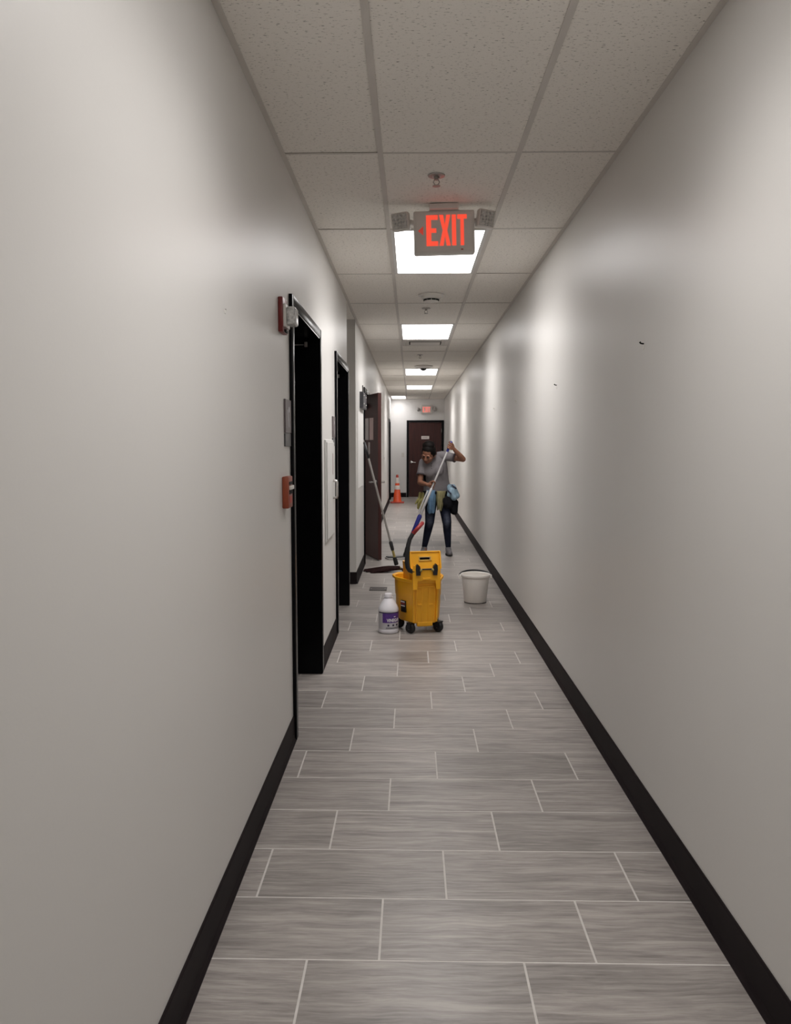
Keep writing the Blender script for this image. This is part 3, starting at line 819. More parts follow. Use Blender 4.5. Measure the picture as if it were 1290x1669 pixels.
# ================================================================== TRAFFIC CONE
e = empty('traffic_cone', (-.366, 19.95, 0), 0, 'orange traffic cone with white bands by the end wall', 'cone')
MB().box(-.175, .175, -.175, .175, 0, .028, bev=.012).build('base', MATS['orange_dark'], e, smooth=True, auto=40)
def cr(z): return .108 - (z - .028) * (.108 - .026) / (.71 - .028)
MB().lathe([(cr(.028) + .012, .026), (cr(.045), .045), (cr(.69), .69), (cr(.70) - .006, .71), (.012, .71), (.010, .60)], seg=32, cap0=False).build('body', MATS['orange'], e, smooth=True, auto=40)
for z0, z1 in ((.34, .44), (.50, .64)):
    MB().lathe([(cr(z0) + .0015, z0), (cr(z0) + .003, z0 + .004), (cr(z1) + .003, z1 - .004), (cr(z1) + .0015, z1)], seg=32, cap0=False, cap1=False).build('reflective_band', MATS['reflective'], e, smooth=True, auto=40)
MB().lathe([(cr(.65) + .0015, .65), (cr(.705) + .002, .705), (.015, .714)], seg=32, cap0=False).build('neck', MATS['orange_dark'], e, smooth=True, auto=40)

# ================================================================== MOP BUCKET
BK = empty('mop_bucket', (.064, 6.187, 0), math.radians(13), 'yellow wheeled mop bucket with wringer and black lever, middle of corridor', 'bucket')
# local: front toward -y, x right; narrow front, widest half way back
def tub_ring(k, z, o=0.0):
    w_, f_, l_ = .180 * k + o, .098 * k + o * .6, .195 * k + o
    return [(-f_, -l_, z), (f_, -l_, z), (w_, 0, z), (w_, l_ * .62, z), (w_ * .72, l_, z), (-w_ * .72, l_, z), (-w_, l_ * .62, z), (-w_, 0, z)]
def ring_round(r, n=3):
    out = []
    N_ = len(r)
    for i in range(N_):
        p, a, b = Vector(r[i]), Vector(r[i - 1]), Vector(r[(i + 1) % N_])
        d = min(.018, (p - a).length * .4, (b - p).length * .4)
        s, t = p + (a - p).normalized() * d, p + (b - p).normalized() * d
        for k in range(n):
            u = k / (n - 1)
            out.append((s * (1 - u) ** 2 + p * 2 * u * (1 - u) + t * u ** 2))
    return out
R = lambda k, z, o=0.0: ring_round(tub_ring(k, z, o))
tub = MB().loft([R(.86, .080), R(.90, .088), R(.945, .20), R(.955, .262), R(.975, .272), R(1.0, .395), R(1.0, .402, .016), R(1.0, .420, .018), R(1.0, .425, .011), R(1.0, .415, -.002), R(.95, .26, -.004), R(.90, .11, -.006)])
tub_o = tub.build('tub', MATS['yellow'], BK, smooth=True, auto=28)
# ribs on the front panel
for x in (-.070, -.026, .026, .070):
    yb_ = -.172; yt = -.1945
    MB().loft([[(x - .004, yb_ + .004, .095), (x + .004, yb_ + .004, .095), (x + .004, yb_ - .009, .095), (x - .004, yb_ - .009, .095)],
               [(x - .004, yt + .006, .37), (x + .004, yt + .006, .37), (x + .004, yt - .005, .37), (x - .004, yt - .005, .37)]]).build('rib', MATS['yellow'], tub_o)
for s in (-1, 1):
    MB().loft([[(s * .090 - .007, -.168, .092), (s * .090 + .007, -.166, .092), (s * .090 + .007, -.181, .092), (s * .090 - .007, -.183, .092)],
               [(s * .097 - .007, -.188, .39), (s * .097 + .007, -.186, .39), (s * .097 + .007, -.203, .39), (s * .097 - .007, -.205, .39)]]).build('corner_ridge', MATS['yellow'], tub_o)
MB().box(-.075, .075, -.201, -.180, .362, .376, bev=.003).build('panel_lip', MATS['yellow'], tub_o)
MB().box(-.062, -.022, -.190, -.178, .222, .236, bev=.003).build('moulded_mark', MATS['yellow'], tub_o)
MB().box(.022, .062, -.190, -.178, .222, .236, bev=.003).build('moulded_mark', MATS['yellow'], tub_o)
MB().box(-.062, .062, -.180, -.140, .056, .094, bev=.008).build('foot_block', MATS['yellow'], tub_o)
# side logo plate (left chamfer)
lab = empty('logo_plate', (0, 0, 0)); lab.parent = tub_o
lab.location = (-.146, -.071, .195)
lab.rotation_euler = (math.radians(3), 0, math.radians(-65.5))
MB().box(-.030, .030, -.006, .006, -.040, .050, bev=.001, seg=1).build('plate', MATS['black_paint'], lab)
MB().box(-.025, .025, -.0078, -.005, .022, .032).build('red_band', MATS['red_grip'], lab)
MB().box(-.025, .025, -.0078, -.005, .038, .046).build('white_mark', MATS['print_white'], lab)
MB().box(-.025, .025, -.0078, -.005, .006, .013).build('white_mark', MATS['print_white'], lab)
# casters
for x, y in ((-.100, -.150), (.125, -.145), (-.140, .060), (.140, .060)):
    cs = empty('caster', (0, 0, 0)); cs.parent = BK; cs.location = (x, y, 0)
    cs.rotation_euler = (0, 0, math.radians(random.choice([-25, 18, 35])))
    MB().lathe([(.0, -.020), (.022, -.020), (.036, -.018), (.041, -.010), (.041, .010), (.036, .018), (.022, .020), (0, .020)], seg=28, cap0=False, cap1=False, M=Matrix.Translation((0, .012, .041)) @ Matrix.Rotation(PI / 2, 4, 'Y')).build('wheel', MATS['black_rubber'], cs, smooth=True, auto=40)
    MB().lathe([(0, -.020), (.012, -.020), (.012, .020), (0, .020)], seg=14, cap0=False, cap1=False, M=Matrix.Translation((0, .012, .041)) @ Matrix.Rotation(PI / 2, 4, 'Y')).build('hub', MATS['steel'], cs)
    f_ = MB()
    for s in (-1, 1): f_.box(s * .025 - .002, s * .025 + .002, -.008, .028, .036, .082)
    f_.box(-.028, .028, -.014, .030, .079, .086)
    f_.build('fork', MATS['black_paint'], cs)
# wringer
WR = empty('wringer', (0, 0, 0)); WR.parent = BK; WR.location = (.000, -.060, .412)
def rect(x0, x1, y0, y1, z): return [(x0, y0, z), (x1, y0, z), (x1, y1, z), (x0, y1, z)]
MB().loft([rect(-.112, .112, -.085, .13, -.10), rect(-.120, .122, -.09, .14, .10), rect(-.120, .122, -.06, .15, .125), rect(-.108, .110, -.046, .136, .125), rect(-.102, .102, -.06, .12, -.06)]).build('basket', MATS['yellow'], WR)
# front mounting plate with hooked feet
fp = MB().prism([(-.106, -.058), (-.072, -.058), (-.070, .008), (-.02, .012), (.02, .012), (.070, .008), (.078, -.058), (.106, -.058), (.110, .10), (.10, .128), (.086, .128), (.076, .094), (-.050, .094), (-.076, .094), (-.086, .128), (-.10, .128), (-.110, .10)], -.166, -.146).build('front_plate', MATS['yellow'], WR)
MB().box(-.03, .03, -.171, -.160, .016, .032, bev=.003).build('plate_notch', MATS['yellow'], WR)
# upper pressing plate, leaning back, with hand slot
M = Matrix.Translation((0, -.118, .09)) @ Matrix.Rotation(math.radians(-14), 4, 'X')
up = MB()
zt = .135
up.box(-.118, -.045, -.012, .012, 0, zt, M=M).box(.045, .118, -.012, .012, 0, zt, M=M).box(-.045, .045, -.012, .012, 0, .072, M=M).box(-.045, .045, -.012, .012, .094, zt, M=M)
up.box(-.124, .124, -.018, .016, zt - .006, zt + .006, bev=.003, M=M)
for s in (-1, 1): up.box(*sorted((s * .112, s * .124)), -.03, .016, 0, zt, bev=.003, M=M)
upo = up.build('press_plate', MATS['yellow'], WR)
rim = MB()
rim.box(-.050, .050, -.018, -.011, .066, .073, M=M).box(-.050, .050, -.018, -.011, .093, .100, M=M).box(-.050, -.043, -.018, -.011, .066, .100, M=M).box(.043, .050, -.018, -.011, .066, .100, M=M)
rim.build('slot_rim', MATS['yellow_pale'], upo)
MB().box(-.042, .042, .011, .013, .074, .092, M=M).build('slot_shadow_sheet', MATS['dark_hole'], upo)  # dark sheet across the slot, stands in for the shade inside
# gear arms and cross bar
for s in (-1, 1):
    MB().prism([(s * .050, .052), (s * .082, .052), (s * .086, .095), (s * .084, .128), (s * .072, .140), (s * .054, .122), (s * .048, .09)][::(1 if s > 0 else -1)], -.176, -.150).build('gear_arm', MATS['black_paint'], WR)
    MB().sphere((s * .046, -.172, .092), (.011, .010, .013), u=12, v=8).build('gear_knob', MATS['olive'], WR, smooth=True)
MB().tube([(-.052, -.166, .098), (.052, -.166, .098)], .006, seg=10).build('cross_bar', MATS['black_paint'], WR)
# lever
lv = MB().tube([(-.070, -.150, .080), (-.105, -.150, .081), (-.130, -.148, .092), (-.144, -.146, .115), (-.149, -.142, .15), (-.144, -.135, .22), (-.136, -.126, .28), (-.122, -.118, .325), (-.100, -.112, .36), (-.088, -.110, .375)], [.015, .017, .018, .018, .018, .0175, .017, .0165, .016, .015], seg=14).build('lever', MATS['black_paint'], WR, smooth=True, auto=50)
MB().capsule((-.092, -.111, .370), .0165, (-.020, -.102, .445), .0155).build('grip', MATS['red_grip'], lv, smooth=True)
MB().box(-.122, -.100, -.155, -.085, .06, .105, bev=.004).build('lever_socket', MATS['yellow'], WR)

# ================================================================== VINEGAR JUG
JG = empty('vinegar_jug', (-.180, 6.06, 0), 0, 'white plastic vinegar jug with purple label beside the yellow bucket', 'jug')
jr = .080
MB().lathe([(0, .002), (.066, .0), (.076, .004), (jr, .016), (jr, .030), (jr - .002, .034), (jr - .002, .172), (jr, .178), (jr - .003, .192), (.066, .216), (.048, .246), (.034, .266), (.0265, .276), (.0265, .284), (0, .284)], seg=48, cap0=False, cap1=False).build('body', MATS['jug_plastic'], JG, smooth=True, auto=50)
cp = MB().lathe([(0.0, .282), (.0295, .282), (.0295, .302), (.027, .306), (0, .306)], seg=28, cap0=False, cap1=False).build('cap', MATS['jug_plastic'], JG, smooth=True, auto=40)
MB().lathe([(.028, .276), (.0335, .276), (.0335, .281), (.028, .281)], seg=28, cap0=False, cap1=False).build('neck_ring', MATS['jug_plastic'], JG)
def wrap_patch(a0, a1, z0, z1, r, mname, name, parent, t=.0006, n=24):
    m = MB()
    rings = []
    for i in range(n + 1):
        a = a0 + (a1 - a0) * i / n
        c_, s_ = math.sin(a), -math.cos(a)
        rings.append([(r * c_, r * s_, z0), ((r + t) * c_, (r + t) * s_, z0), ((r + t) * c_, (r + t) * s_, z1), (r * c_, r * s_, z1)])
    m.loft(rings)
    return m.build(name, MATS[mname], parent, smooth=True, auto=40)
def wrap_text(txt, size, ac, z, r, mname, name, parent, squash=1.0):
    me = text_mesh(txt, size, .0003)
    for v in me.vertices:
        a = ac + v.co.x * squash / r
        rr = r + v.co.z
        zz = z + v.co.y
        v.co = Vector((rr * math.sin(a), -rr * math.cos(a), zz))
    return obj_from(name, me, MATS[mname], parent)
AC = math.radians(33)     # label centre turned to the viewer's right
lb = wrap_patch(AC - 1.75, AC + 1.75, .036, .168, jr - .002, 'label_grey', 'label', JG, n=48)
wrap_patch(AC - 1.75, AC + 1.75, .162, .169, jr - .0014, 'label_navy', 'top_stripe', lb, n=48)
wrap_patch(AC - 1.15, AC + 1.15, .088, .162, jr - .0014, 'label_purple', 'purple_panel', lb, n=40)
wrap_text('VINEGAR', .034, AC + .02, .107, jr - .0004, 'print_white', 'lettering', lb, squash=.82)
wrap_patch(AC + .0, AC + .22, .132, .138, jr - .0008, 'print_white', 'small_print', lb, n=6)
for a, w_ in ((-.55, .09), (-.05, .10), (.4, .12)):
    wrap_patch(AC + a - w_, AC + a + w_, .062, .076, jr - .0012, 'label_navy', 'icon', lb, n=5)
wrap_patch(AC - .8, AC + .8, .050, .0525, jr - .0012, 'device_grey', 'small_print', lb, n=20)
wrap_patch(AC - .8, AC + .7, .043, .0455, jr - .0012, 'device_grey', 'small_print', lb, n=20)

# ================================================================== WHITE BUCKET
WB = empty('bucket', (.592, 7.26, 0), 0, 'round white plastic bucket with black handle by the right wall', 'bucket')
MB().lathe([(0, .006), (.092, .006), (.098, .0), (.102, .004), (.127, .236), (.128, .242), (.136, .244), (.138, .250), (.138, .262), (.133, .266), (.126, .262), (.123, .24), (.099, .014), (0, .012)], seg=48, cap0=False, cap1=False).build('body', MATS['bucket_white'], WB, smooth=True, auto=40)
MB().lathe([(.0995, .0), (.1025, .0), (.1045, .008), (.1015, .008)], seg=48, cap0=False, cap1=False).build('foot_ring', MATS['cover_dark'], WB, smooth=True, auto=40)
for s in (-1, 1):
    MB().box(s * .141 - .010, s * .141 + .010, -.018, .018, .225, .258, bev=.005).build('ear', MATS['bucket_white'], WB, smooth=True, auto=40)
pts = []
for i in range(25):
    a = PI * i / 24
    x = -.146 * math.cos(a); q = .146 * math.sin(a)
    pts.append((x, .008 + q * 1.0, .250 + q * .17))
MB().tube(pts, .0085, seg=10).build('bail_handle', MATS['black_paint'], WB, smooth=True, auto=60)

# ================================================================== LEANING STRING MOP
MP = empty('string_mop', (-.165, 9.02, 0), 0, 'string mop with grey pole leaning on the left wall', 'mop')
B0 = Vector((0, 0, .045)); B1 = Vector((XL + .165 + .028, .20, 1.49)); DV = (B1 - B0).normalized(); LN = (B1 - B0).length
pt = lambda t: B0 + DV * t
MB().tube([pt(.30), pt(LN - .17)], .0125, seg=14).build('pole', MATS['pole_grey'], MP, smooth=True, auto=60)
MB().capsule(pt(LN - .19), .0165, pt(LN - .015), .0165).build('grip', MATS['black_rubber'], MP, smooth=True)
MB().tube([pt(LN - .02), pt(LN + .035)], [.004, .003], seg=8).build('hanging_tip', MATS['steel'], MP)
MB().tube([pt(.20), pt(.215), pt(.30), pt(.315)], [.013, .020, .022, .013], seg=14).build('joint', MATS['black_rubber'], MP, smooth=True, auto=50)
MB().tube([pt(.11), pt(.21)], .015, seg=12).build('collar', MATS['olive'], MP, smooth=True, auto=50)
MB().tube([pt(.03), pt(.04), pt(.12), pt(.125)], [.018, .026, .024, .016], seg=14).build('socket', MATS['black_rubber'], MP, smooth=True, auto=50)
MB().box(-.040, .045, -.03, .03, .016, .058, bev=.010).build('clamp', MATS['olive'], MP, smooth=True, auto=40)
st = MB()
rs = random.Random(3)
for i in range(64):
    u = rs.uniform(-1, 1)
    L_ = rs.uniform(.32, .46) * (1 - .25 * abs(u))
    y_ = u * .13
    p = []
    zb = rs.uniform(.008, .050) * (1 - .4 * abs(u))
    for k in range(7):
        t = k / 6
        p.append((.03 - t * L_, y_ * (0.25 + .75 * t ** .6) + rs.uniform(-.008, .008), max(.008, (.034 * (1 - t) + zb * (.6 + .6 * math.sin(t * 3))) * (1 - t * .5))))
    st.tube(p, .0075, seg=6)
for i in range(18):
    u = rs.uniform(-1, 1)
    st.tube([(.0, u * .02, .04), (.045, u * .035, .035), (.07 + rs.uniform(0, .02), u * .05, .01)], .0075, seg=6)
tag(st.build('mop_strings', MATS['mop_brown'], MP, smooth=True, auto=70), 'dark brown mop strings spread on the floor', kind='stuff')

# ================================================================== FLAT MOP IN THE PERSON'S HANDS
P0, P1 = Vector((-.095, 10.12, .070)), Vector((.510, 10.155, 1.505))
FM = empty('flat_mop', (P0.x, P0.y, 0), 0, 'flat floor mop with silver pole held by the person', 'mop')
PO = Vector((P0.x, P0.y, 0))
PD = (P1 - P0).normalized(); PLN = (P1 - P0).length
pp = lambda t: P0 + PD * (t * PLN)          # world point on the pole
pl = lambda t: pp(t) - PO                   # local
MB().tube([pl(.0), pl(.95)], .0115, seg=14).build('pole', MATS['pole_silver'], FM, smooth=True, auto=60)
MB().tube([pl(.34), pl(.345), pl(.575), pl(.58)], [.012, .0175, .0175, .012], seg=16).build('outer_tube', MATS['pole_silver'], FM, smooth=True, auto=60)
sd = Vector((-.034, -.004, .012))
MB().tube([pl(.35) + sd, pl(.55) + sd], .010, seg=12).build('spray_tube', MATS['pole_silver'], FM, smooth=True, auto=60)
MB().tube([pl(.905), pl(.91), pl(.995), pl(1.0)], [.012, .0165, .0165, .010], seg=14).build('grip', MATS['blue_plastic'], FM, smooth=True, auto=50)
MB().tube([pl(.15), pl(.16), pl(.24), pl(.33), pl(.345)], [.013, .022, .026, .030, .016], seg=14).build('coupling', MATS['blue_plastic'], FM, smooth=True, auto=50)
MB().tube([(0, 0, .028), pl(.05)], [.02, .015], seg=12).build('swivel', MATS['black_rubber'], FM, smooth=True, auto=50)
Mh = Matrix.Rotation(math.radians(22), 4, 'Z')
MB().box(-.235, .235, -.055, .055, .016, .030, bev=.004, M=Mh).build('frame', MATS['black_paint'], FM, smooth=True, auto=40)
MB().box(-.245, .245, -.068, .068, .000, .016, bev=.006, M=Mh).build('pad', MATS['pad_white'], FM, smooth=True, auto=40)

# ================================================================== PERSON
PR = empty('person', (.33, 10.45, 0), 0, 'person in grey polo shirt and jeans leaning forward with a flat mop', 'person')
PB = Vector((.33, 10.45, 0))
V = lambda x, y, z: Vector((x, y, z)) - PB
HIP_R, KNEE_R, ANK_R = V(.262, 10.50, .80), V(.238, 10.41, .44), V(.172, 10.50, .085)
HIP_L, KNEE_L, ANK_L = V(.412, 10.50, .80), V(.466, 10.41, .44), V(.488, 10.46, .085)
PEL, WAI, CHE = V(.336, 10.51, .83), V(.322, 10.49, .97), V(.292, 10.43, 1.17)
SH_R, SH_L = V(.140, 10.39, 1.225), V(.415, 10.39, 1.315)
EL_R, EL_L = V(.105, 10.33, .965), V(.665, 10.285, 1.272)
GU, GL = pp(.958) - PB, pp(.606) - PB
HN_L, HN_R = GU, GL
# wrists: set back from the grips
WR_L = GU + Vector((.052, .028, -.036)); WR_R = GL + Vector((-.072, .022, .008))
# head frame
HM = Matrix.Translation(V(.213, 10.275, 1.335)) @ Euler((math.radians(30), math.radians(9), math.radians(-20)), 'XYZ').to_matrix().to_4x4() @ Matrix.Diagonal((1.10, 1.06, 1.03, 1))
def H(x, y, z): return HM @ Vector((x, y, z))
body = MB()
cap = body.capsule
# trunk and legs
cap(PEL, .105, WAI, .098); cap(WAI, .10, CHE, .105)
cap(CHE, .10, CHE + Vector((0, -.01, .07)), .085)
cap(SH_R, .045, CHE + Vector((-.03, 0, .06)), .07); cap(SH_L, .045, CHE + Vector((.05, 0, .06)), .07)
for hp, kn, an in ((HIP_R, KNEE_R, ANK_R), (HIP_L, KNEE_L, ANK_L)):
    cap(hp, .078, kn, .050); cap(kn, .048, kn.lerp(an, .35) + Vector((0, .02, 0)), .048); cap(kn.lerp(an, .35) + Vector((0, .02, 0)), .046, an, .030); cap(an, .030, an + Vector((0, -.03, -.03)), .032)
# arms
cap(SH_R, .043, EL_R, .034); cap(EL_R, .034, EL_R.lerp(WR_R, .35), .034); cap(EL_R.lerp(WR_R, .35), .034, WR_R, .022)
cap(SH_L, .045, EL_L, .037); cap(EL_L, .037, EL_L.lerp(WR_L, .35), .037); cap(EL_L.lerp(WR_L, .35), .036, WR_L, .023)
# neck, head
NB = V(.272, 10.395, 1.275)
cap(NB, .050, H(0, .03, -.04), .046)
def ell(c, r, rot=None):
    M = HM @ Matrix.Translation(c)
    if rot: M = M @ Euler(rot).to_matrix().to_4x4()
    body.sphere((0, 0, 0), r, M=M, u=24, v=16)
ell((0, .012, .035), (.074, .092, .090)); ell((0, -.022, -.030), (.061, .068, .078)); ell((0, -.050, -.082), (.028, .028, .022))
for s in (-1, 1):
    ell((s * .036, -.056, -.022), (.026, .026, .024)); ell((s * .028, -.078, .022), (.026, .012, .010)); ell((s * .076, .012, -.005), (.009, .018, .030))
    ell((s * .011, -.092, -.030), (.010, .010, .008))
cap(H(0, -.084, .008), .009, H(0, -.101, -.026), .012)
ell((0, -.084, -.056), (.022, .010, .007)); ell((0, -.081, -.066), (.019, .010, .007))
# hands
def hand(g, axis, palm, wrist, rp, flip):
    e_ = axis.normalized(); n_ = (palm - e_ * palm.dot(e_)).normalized(); b_ = e_.cross(n_) * flip
    def at(ang_, off, rad): return g + e_ * off + (n_ * math.cos(ang_) + b_ * math.sin(ang_)) * rad
    offs = (.034, .011, -.012, -.033); ln = (1.0, 1.08, 1.0, .82)
    cap(wrist, .022, g + n_ * (rp + .020) , .021)
    for o_, l_ in zip(offs, ln):
        base = at(.35, o_, rp + .017)
        cap(wrist.lerp(base, .35), .016, base, .0115)
        pts_ = [base] + [at(.35 + a * l_, o_, rp + .0095) for a in (.95, 2.0, 3.0)]
        for q in range(3): cap(pts_[q], .0100 - q * .0009, pts_[q + 1], .0095 - q * .0009)
    tb = wrist.lerp(at(-.2, .03, rp + .02), .55)
    t1, t2, t3 = at(-.75, .050, rp + .014), at(-1.6, .052, rp + .011), at(-2.3, .046, rp + .010)
    cap(tb, .015, t1, .012); cap(t1, .0115, t2, .0105); cap(t2, .0105, t3, .0085)
hand(GU, PD, WR_L - GU, WR_L, .0165, -1)
hand(GL, PD, WR_R - GL, WR_R, .0125, -1)
body_o = body.remesh('body', MATS['skin'], PR, .0042, smooth=3)

# face details
for s in (-1, 1):
    MB().sphere((0, 0, 0), (.012, .006, .0065), M=HM @ Matrix.Translation((s * .030, -.083, .006)), u=12, v=8).build('eye', MATS['eye_white'], body_o, smooth=True)
    MB().sphere((0, 0, 0), (.0055, .003, .0055), M=HM @ Matrix.Translation((s * .030, -.0885, .004)), u=10, v=8).build('iris', MATS['eye_dark'], body_o, smooth=True)
    MB().tube([H(s * .014, -.0905, .024), H(s * .030, -.0900, .030), H(s * .047, -.078, .026)], [.003, .0042, .002], seg=8).build('eyebrow', MATS['hair'], body_o, smooth=True)
MB().sphere((0, 0, 0), (.022, .007, .008), M=HM @ Matrix.Translation((0, -.0895, -.061)), u=14, v=8).build('lips', MATS['lip'], body_o, smooth=True)

# hair: cap over the skull and a bun on top
hr = MB()
def hell(c, r):
    hr.sphere((0, 0, 0), r, M=HM @ Matrix.Translation(c), u=24, v=16)
hell((0, .022, .048), (.083, .096, .092)); hell((0, .060, .000), (.074, .060, .075)); hell((0, .036, .118), (.070, .064, .046)); hell((-.01, .03, .115), (.070, .06, .03))
for s in (-1, 1): hell((s * .070, .020, .015), (.016, .040, .045))
HI = HM.inverted()
def hair_cut(c):
    p = HI @ c
    return p.y < -.052 and p.z < .078 and abs(p.x) < .064
hair_o = hr.remesh('hair', MATS['hair'], PR, .006, smooth=3, cut=hair_cut)

# polo shirt
sh = MB()
def E3(c, r, rx=0, rz=0, ry=0):
    sh.sphere((0, 0, 0), r, M=Matrix.Translation(c) @ Euler((rx, ry, rz)).to_matrix().to_4x4(), u=28, v=18)
def torso_ring(c, a, b, ry=0.0, n=28, sx=0):
    return [(c[0] + a * math.cos(2 * PI * k / n), c[1] + b * math.sin(2 * PI * k / n), c[2] + ry * a * math.cos(2 * PI * k / n)) for k in range(n)]
rings = [torso_ring(V(.340, 10.505, .835), .188, .145), torso_ring(V(.338, 10.50, .90), .182, .145), torso_ring(V(.326, 10.485, .98), .168, .138), torso_ring(V(.312, 10.455, 1.07), .168, .140, .10),
         torso_ring(V(.296, 10.43, 1.15), .172, .138, .20), torso_ring(V(.286, 10.415, 1.22), .166, .115, .28), torso_ring(V(.280, 10.405, 1.275), .125, .085, .30), torso_ring(V(.277, 10.40, 1.31), .068, .062, .30)]
sh.loft(rings)
sh.capsule(V(.30, 10.40, 1.315), .045, V(.40, 10.39, 1.325), .055); sh.capsule(V(.25, 10.40, 1.275), .045, V(.16, 10.39, 1.232), .052)
E3(V(.232, 10.340, 1.115), (.085, .055, .085)); E3(V(.335, 10.340, 1.135), (.085, .055, .085))
SR_END = SH_R.lerp(EL_R, .62); SL_END = SH_L.lerp(EL_L, .62)
sh.capsule(SH_R + Vector((.012, 0, 0)), .060, SR_END.lerp(EL_R, .15), .058); sh.capsule(SH_L + Vector((-.012, 0, .002)), .062, SL_END.lerp(EL_L, .15), .056)
dR, dL = (EL_R - SH_R).normalized(), (EL_L - SH_L).normalized()
def shirt_cut(c):
    if c.z < .848: return True
    if (c - SR_END).dot(dR) > 0 and (c - SR_END.lerp(EL_R, .2)).length < .12 and c.x < V(.185, 0, 0).x: return True
    if (c - SL_END).dot(dL) > 0: return True
    return c.z > V(0, 0, 1.310).z + (c.x - V(.277, 0, 0).x) * .3 and abs(c.x - V(.265, 0, 0).x) < .062
shirt = sh.remesh('polo_shirt', MATS['shirt'], PR, .0065, smooth=16, cut=shirt_cut)
sm = shirt.modifiers.new('thick', 'SOLIDIFY'); sm.thickness = .004; sm.offset = -1
# collar, placket, sleeve bands
cm = MB()
cc = V(.270, 10.388, 1.300)
n = 30
a_ = [(cc[0] + .066 * math.cos(2 * PI * k / n + .2), cc[1] + .064 * math.sin(2 * PI * k / n + .2), cc[2] + .022 * math.cos(2 * PI * k / n + .2) + .016 * math.sin(2 * PI * k / n + .2)) for k in range(n)]
b_ = [(cc[0] + .086 * math.cos(2 * PI * k / n + .2), cc[1] + .086 * math.sin(2 * PI * k / n + .2), cc[2] - .030 + .026 * math.cos(2 * PI * k / n + .2) + .022 * math.sin(2 * PI * k / n + .2)) for k in range(n)]
c_ = [(p[0] * 1.0, p[1], p[2] - .006) for p in b_]
d_ = [(cc[0] + .060 * math.cos(2 * PI * k / n + .2), cc[1] + .058 * math.sin(2 * PI * k / n + .2), cc[2] - .02 + .022 * math.cos(2 * PI * k / n + .2)) for k in range(n)]
cm.loft([d_, a_, b_, c_], cap=False)
cm.build('collar', MATS['shirt'], shirt, smooth=True)
for k in range(3):
    pz = 1.215 - k * .032
    MB().sphere(V(.262 - k * .002, 10.296 - k * .006 if k < 3 else 0, pz), (.005, .003, .005), u=8, v=6).build('button', MATS['shirt_trim'], shirt, smooth=True)
for s_, e_, r_ in ((SH_R, SR_END, .061), (SH_L, SL_END, .0605)):
    d = (e_ - s_).normalized()
    MB().tube([e_ - d * .020, e_ - d * .017, e_ - d * .002, e_ + d * .001], [r_ - .001, r_ + .0015, r_ + .001, r_ - .004], seg=28, cap=False).build('sleeve_band', MATS['shirt_trim'], shirt, smooth=True)

# jeans
mat_denim('denim', [tuple(KNEE_R + Vector((0, -.06, .03))), tuple(KNEE_L + Vector((0, -.06, .03)))])
jn = MB()
jn.loft([torso_ring(V(.338, 10.51, .70), .155, .115), torso_ring(V(.338, 10.51, .78), .172, .130), torso_ring(V(.338, 10.505, .88), .160, .122)])
for hp, kn, an in ((HIP_R, KNEE_R, ANK_R), (HIP_L, KNEE_L, ANK_L)):
    jn.capsule(hp, .090, kn, .062); jn.capsule(kn, .061, kn.lerp(an, .35) + Vector((0, .018, 0)), .054); jn.capsule(kn.lerp(an, .35) + Vector((0, .018, 0)), .054, an + Vector((0, 0, .02)), .037)
jeans = jn.remesh('jeans', MATS['denim'], PR, .007, smooth=5, cut=lambda c: c.z < .085)
sm = jeans.modifiers.new('thick', 'SOLIDIFY'); sm.thickness = .004; sm.offset = -1

# shoes
for an, toe in ((ANK_R, Vector((-.035, -.15, 0))), (ANK_L, Vector((.012, -.16, 0)))):
    s = MB()
    f0 = Vector((an.x, an.y + .035, .040)); f1 = Vector((an.x + toe.x, an.y + toe.y, .040))
    s.capsule(f0, .036, f0.lerp(f1, .45), .040); s.capsule(f0.lerp(f1, .45), .040, f1, .036); s.capsule(Vector((an.x, an.y, .085)), .040, f0.lerp(f1, .3), .042)
    so = s.remesh('shoe', MATS['shoe'], PR, .006, smooth=4, cut=lambda c: c.z < .014)
    dd = (f1 - f0).normalized(); pd = Vector((-dd.y, dd.x, 0))
    ring = []
    for k in range(26):
        a = 2 * PI * k / 26
        cx, sy_ = math.cos(a), math.sin(a)
        mid = f0.lerp(f1, .5)
        ring.append(mid + dd * cx * ((f1 - f0).length / 2 + .040) + pd * sy_ * .046 * (1 if abs(cx) < .6 else .92))
    MB().loft([[Vector((p.x, p.y, 0)) for p in ring], [Vector((p.x, p.y, .020)) for p in ring]]).build('sole', MATS['sole'], so)

# belt and pouches (worn)
bl = MB()
bl.loft([torso_ring(V(.340, 10.505, z), a, b) for z, a, b in ((.812, .190, .148), (.812, .196, .154), (.848, .196, .154), (.848, .190, .148))], cap=False)
belt = bl.build('work_belt', MATS['pouch'], PR, smooth=True, auto=40)
pc = MB()
pc.capsule(V(.425, 10.365, .735), .038, V(.445, 10.365, .69), .042); pc.capsule(V(.545, 10.44, .76), .050, V(.560, 10.43, .585), .052); pc.capsule(V(.475, 10.385, .75), .045, V(.485, 10.375, .665), .050); pc.capsule(V(.585, 10.44, .70), .035, V(.572, 10.43, .57), .036)
pc.remesh('hip_pouch', MATS['pouch'], PR, .008, smooth=6)
pc = MB()
pc.capsule(V(.155, 10.44, .77), .042, V(.150, 10.43, .675), .044); pc.capsule(V(.195, 10.395, .76), .035, V(.190, 10.385, .675), .036)
pc.remesh('hip_pouch', MATS['pouch'], PR, .008, smooth=6)

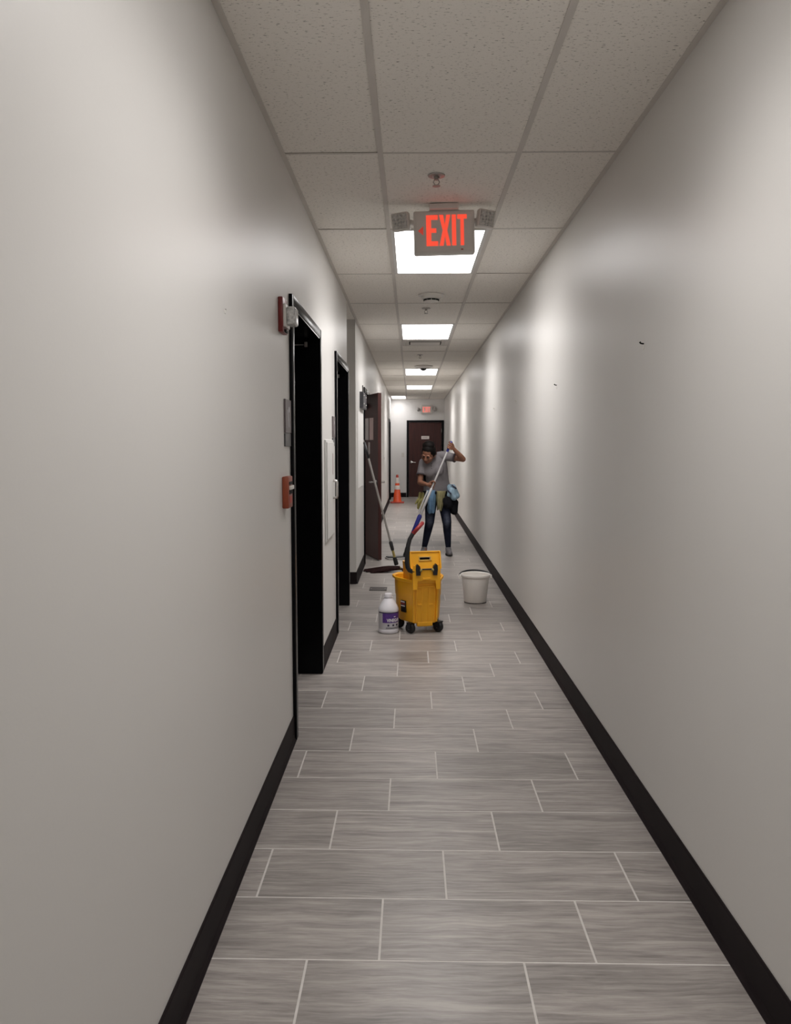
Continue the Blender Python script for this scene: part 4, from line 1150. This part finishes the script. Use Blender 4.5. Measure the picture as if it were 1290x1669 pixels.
# ---- cloths and gloves hanging on the belt (things of their own)
def drape(name, x0, x1, z0, z1, y, mname, label, cat, wb=.7, amp=.012, folds=2.5, slope=0.0, point=0.0, group=None, bulge=.02, seed=1):
    r_ = random.Random(seed)
    ph = r_.uniform(0, 6)
    nx, nz = 18, 16
    m = bmesh.new()
    grid = []
    o = Vector(((x0 + x1) / 2, y, z1))
    for j in range(nz + 1):
        t = j / nz
        row = []
        for i in range(nx + 1):
            u = i / nx - .5
            wdt = (x1 - x0) * (1 + (wb - 1) * t)
            x = (x0 + x1) / 2 + slope * t + u * wdt
            zb_ = z0 + point * (1 - abs(u) * 2) * -1 + .02 * math.sin(u * 9 + ph)
            z = z1 + (zb_ - z1) * t
            yy = y - bulge * math.sin(t * PI * .8) + amp * math.sin(u * folds * 2 * PI + ph + t * .8) * (.3 + .7 * t) + .05 * (u * 2) ** 2
            row.append(m.verts.new(Vector((x, yy, z)) - o))
        grid.append(row)
    for j in range(nz):
        for i in range(nx):
            m.faces.new((grid[j][i], grid[j][i + 1], grid[j + 1][i + 1], grid[j + 1][i]))
    me = bpy.data.meshes.new(name); m.to_mesh(me); m.free()
    ob = obj_from(name, me, MATS[mname], None, True)
    ob.location = o
    sd_ = ob.modifiers.new('thick', 'SOLIDIFY'); sd_.thickness = .006
    return tag(ob, label, cat, group)
CG = 'cloths tucked in the work belt'
drape('cleaning_cloth', .195, .318, .60, .865, 10.335, 'cloth_blue', 'blue cleaning cloth hanging in front of the thigh beside the mop pole', 'cloth', wb=.75, point=.06, slope=.0, group=CG, seed=4)
drape('cleaning_cloth', .315, .445, .62, .855, 10.335, 'cloth_khaki', 'khaki cleaning cloth hanging at the front of the belt', 'cloth', wb=.45, point=.02, slope=-.01, group=CG, seed=9)
# pale blue towel bundle over the hip pouch
tw = MB()
tw.capsule(V(.505, 10.40, .90), .045, V(.545, 10.395, .80), .062); tw.capsule(V(.545, 10.40, .91), .035, V(.590, 10.40, .79), .045); tw.capsule(V(.53, 10.36, .85), .042, V(.555, 10.36, .77), .042); tw.capsule(V(.50, 10.37, .86), .03, V(.49, 10.37, .80), .03)
tw_o = tw.remesh('towel_bundle', MATS['cloth_pale'], None, .008, smooth=3)
tw_o.location = PB
tag(tw_o, 'pale blue towel bunched over the black hip pouch', 'towel', CG)
for a, b in (((.475, 10.345, .86), (.515, 10.312, .815)), ((.525, 10.352, .935), (.585, 10.352, .885))):
    MB().tube([V(*a), V(*b)], .009, seg=8).build('dark_strap', MATS['label_navy'], tw_o, smooth=True)
# yellow rubber gloves hanging at the other hip
for q, (x, y, lab_) in enumerate(((.098, 10.385, 'yellow rubber glove hanging at the hip, outer one'), (.134, 10.350, 'yellow rubber glove hanging at the hip next to the mop pole'))):
    g = MB()
    top, mid = V(x + .012, y + .02, .82), V(x, y, .72)
    g.capsule(top, .020, mid, .023)
    for i, (dx, ln_) in enumerate(((-.020, .075), (-.007, .088), (.007, .082), (.020, .068))):
        g.capsule(mid + Vector((dx * .8, 0, -.015)), .0105, mid + Vector((dx * 1.15, .004 * i, -.02 - ln_)), .008)
    g.capsule(mid + Vector((-.02, -.012, .02)), .013, mid + Vector((-.048, -.016, -.035)), .010)
    go = g.remesh('rubber_glove', MATS['glove_yellow'], None, .006, smooth=3)
    go.location = PB
    tag(go, lab_, 'glove', 'yellow rubber gloves on the belt')
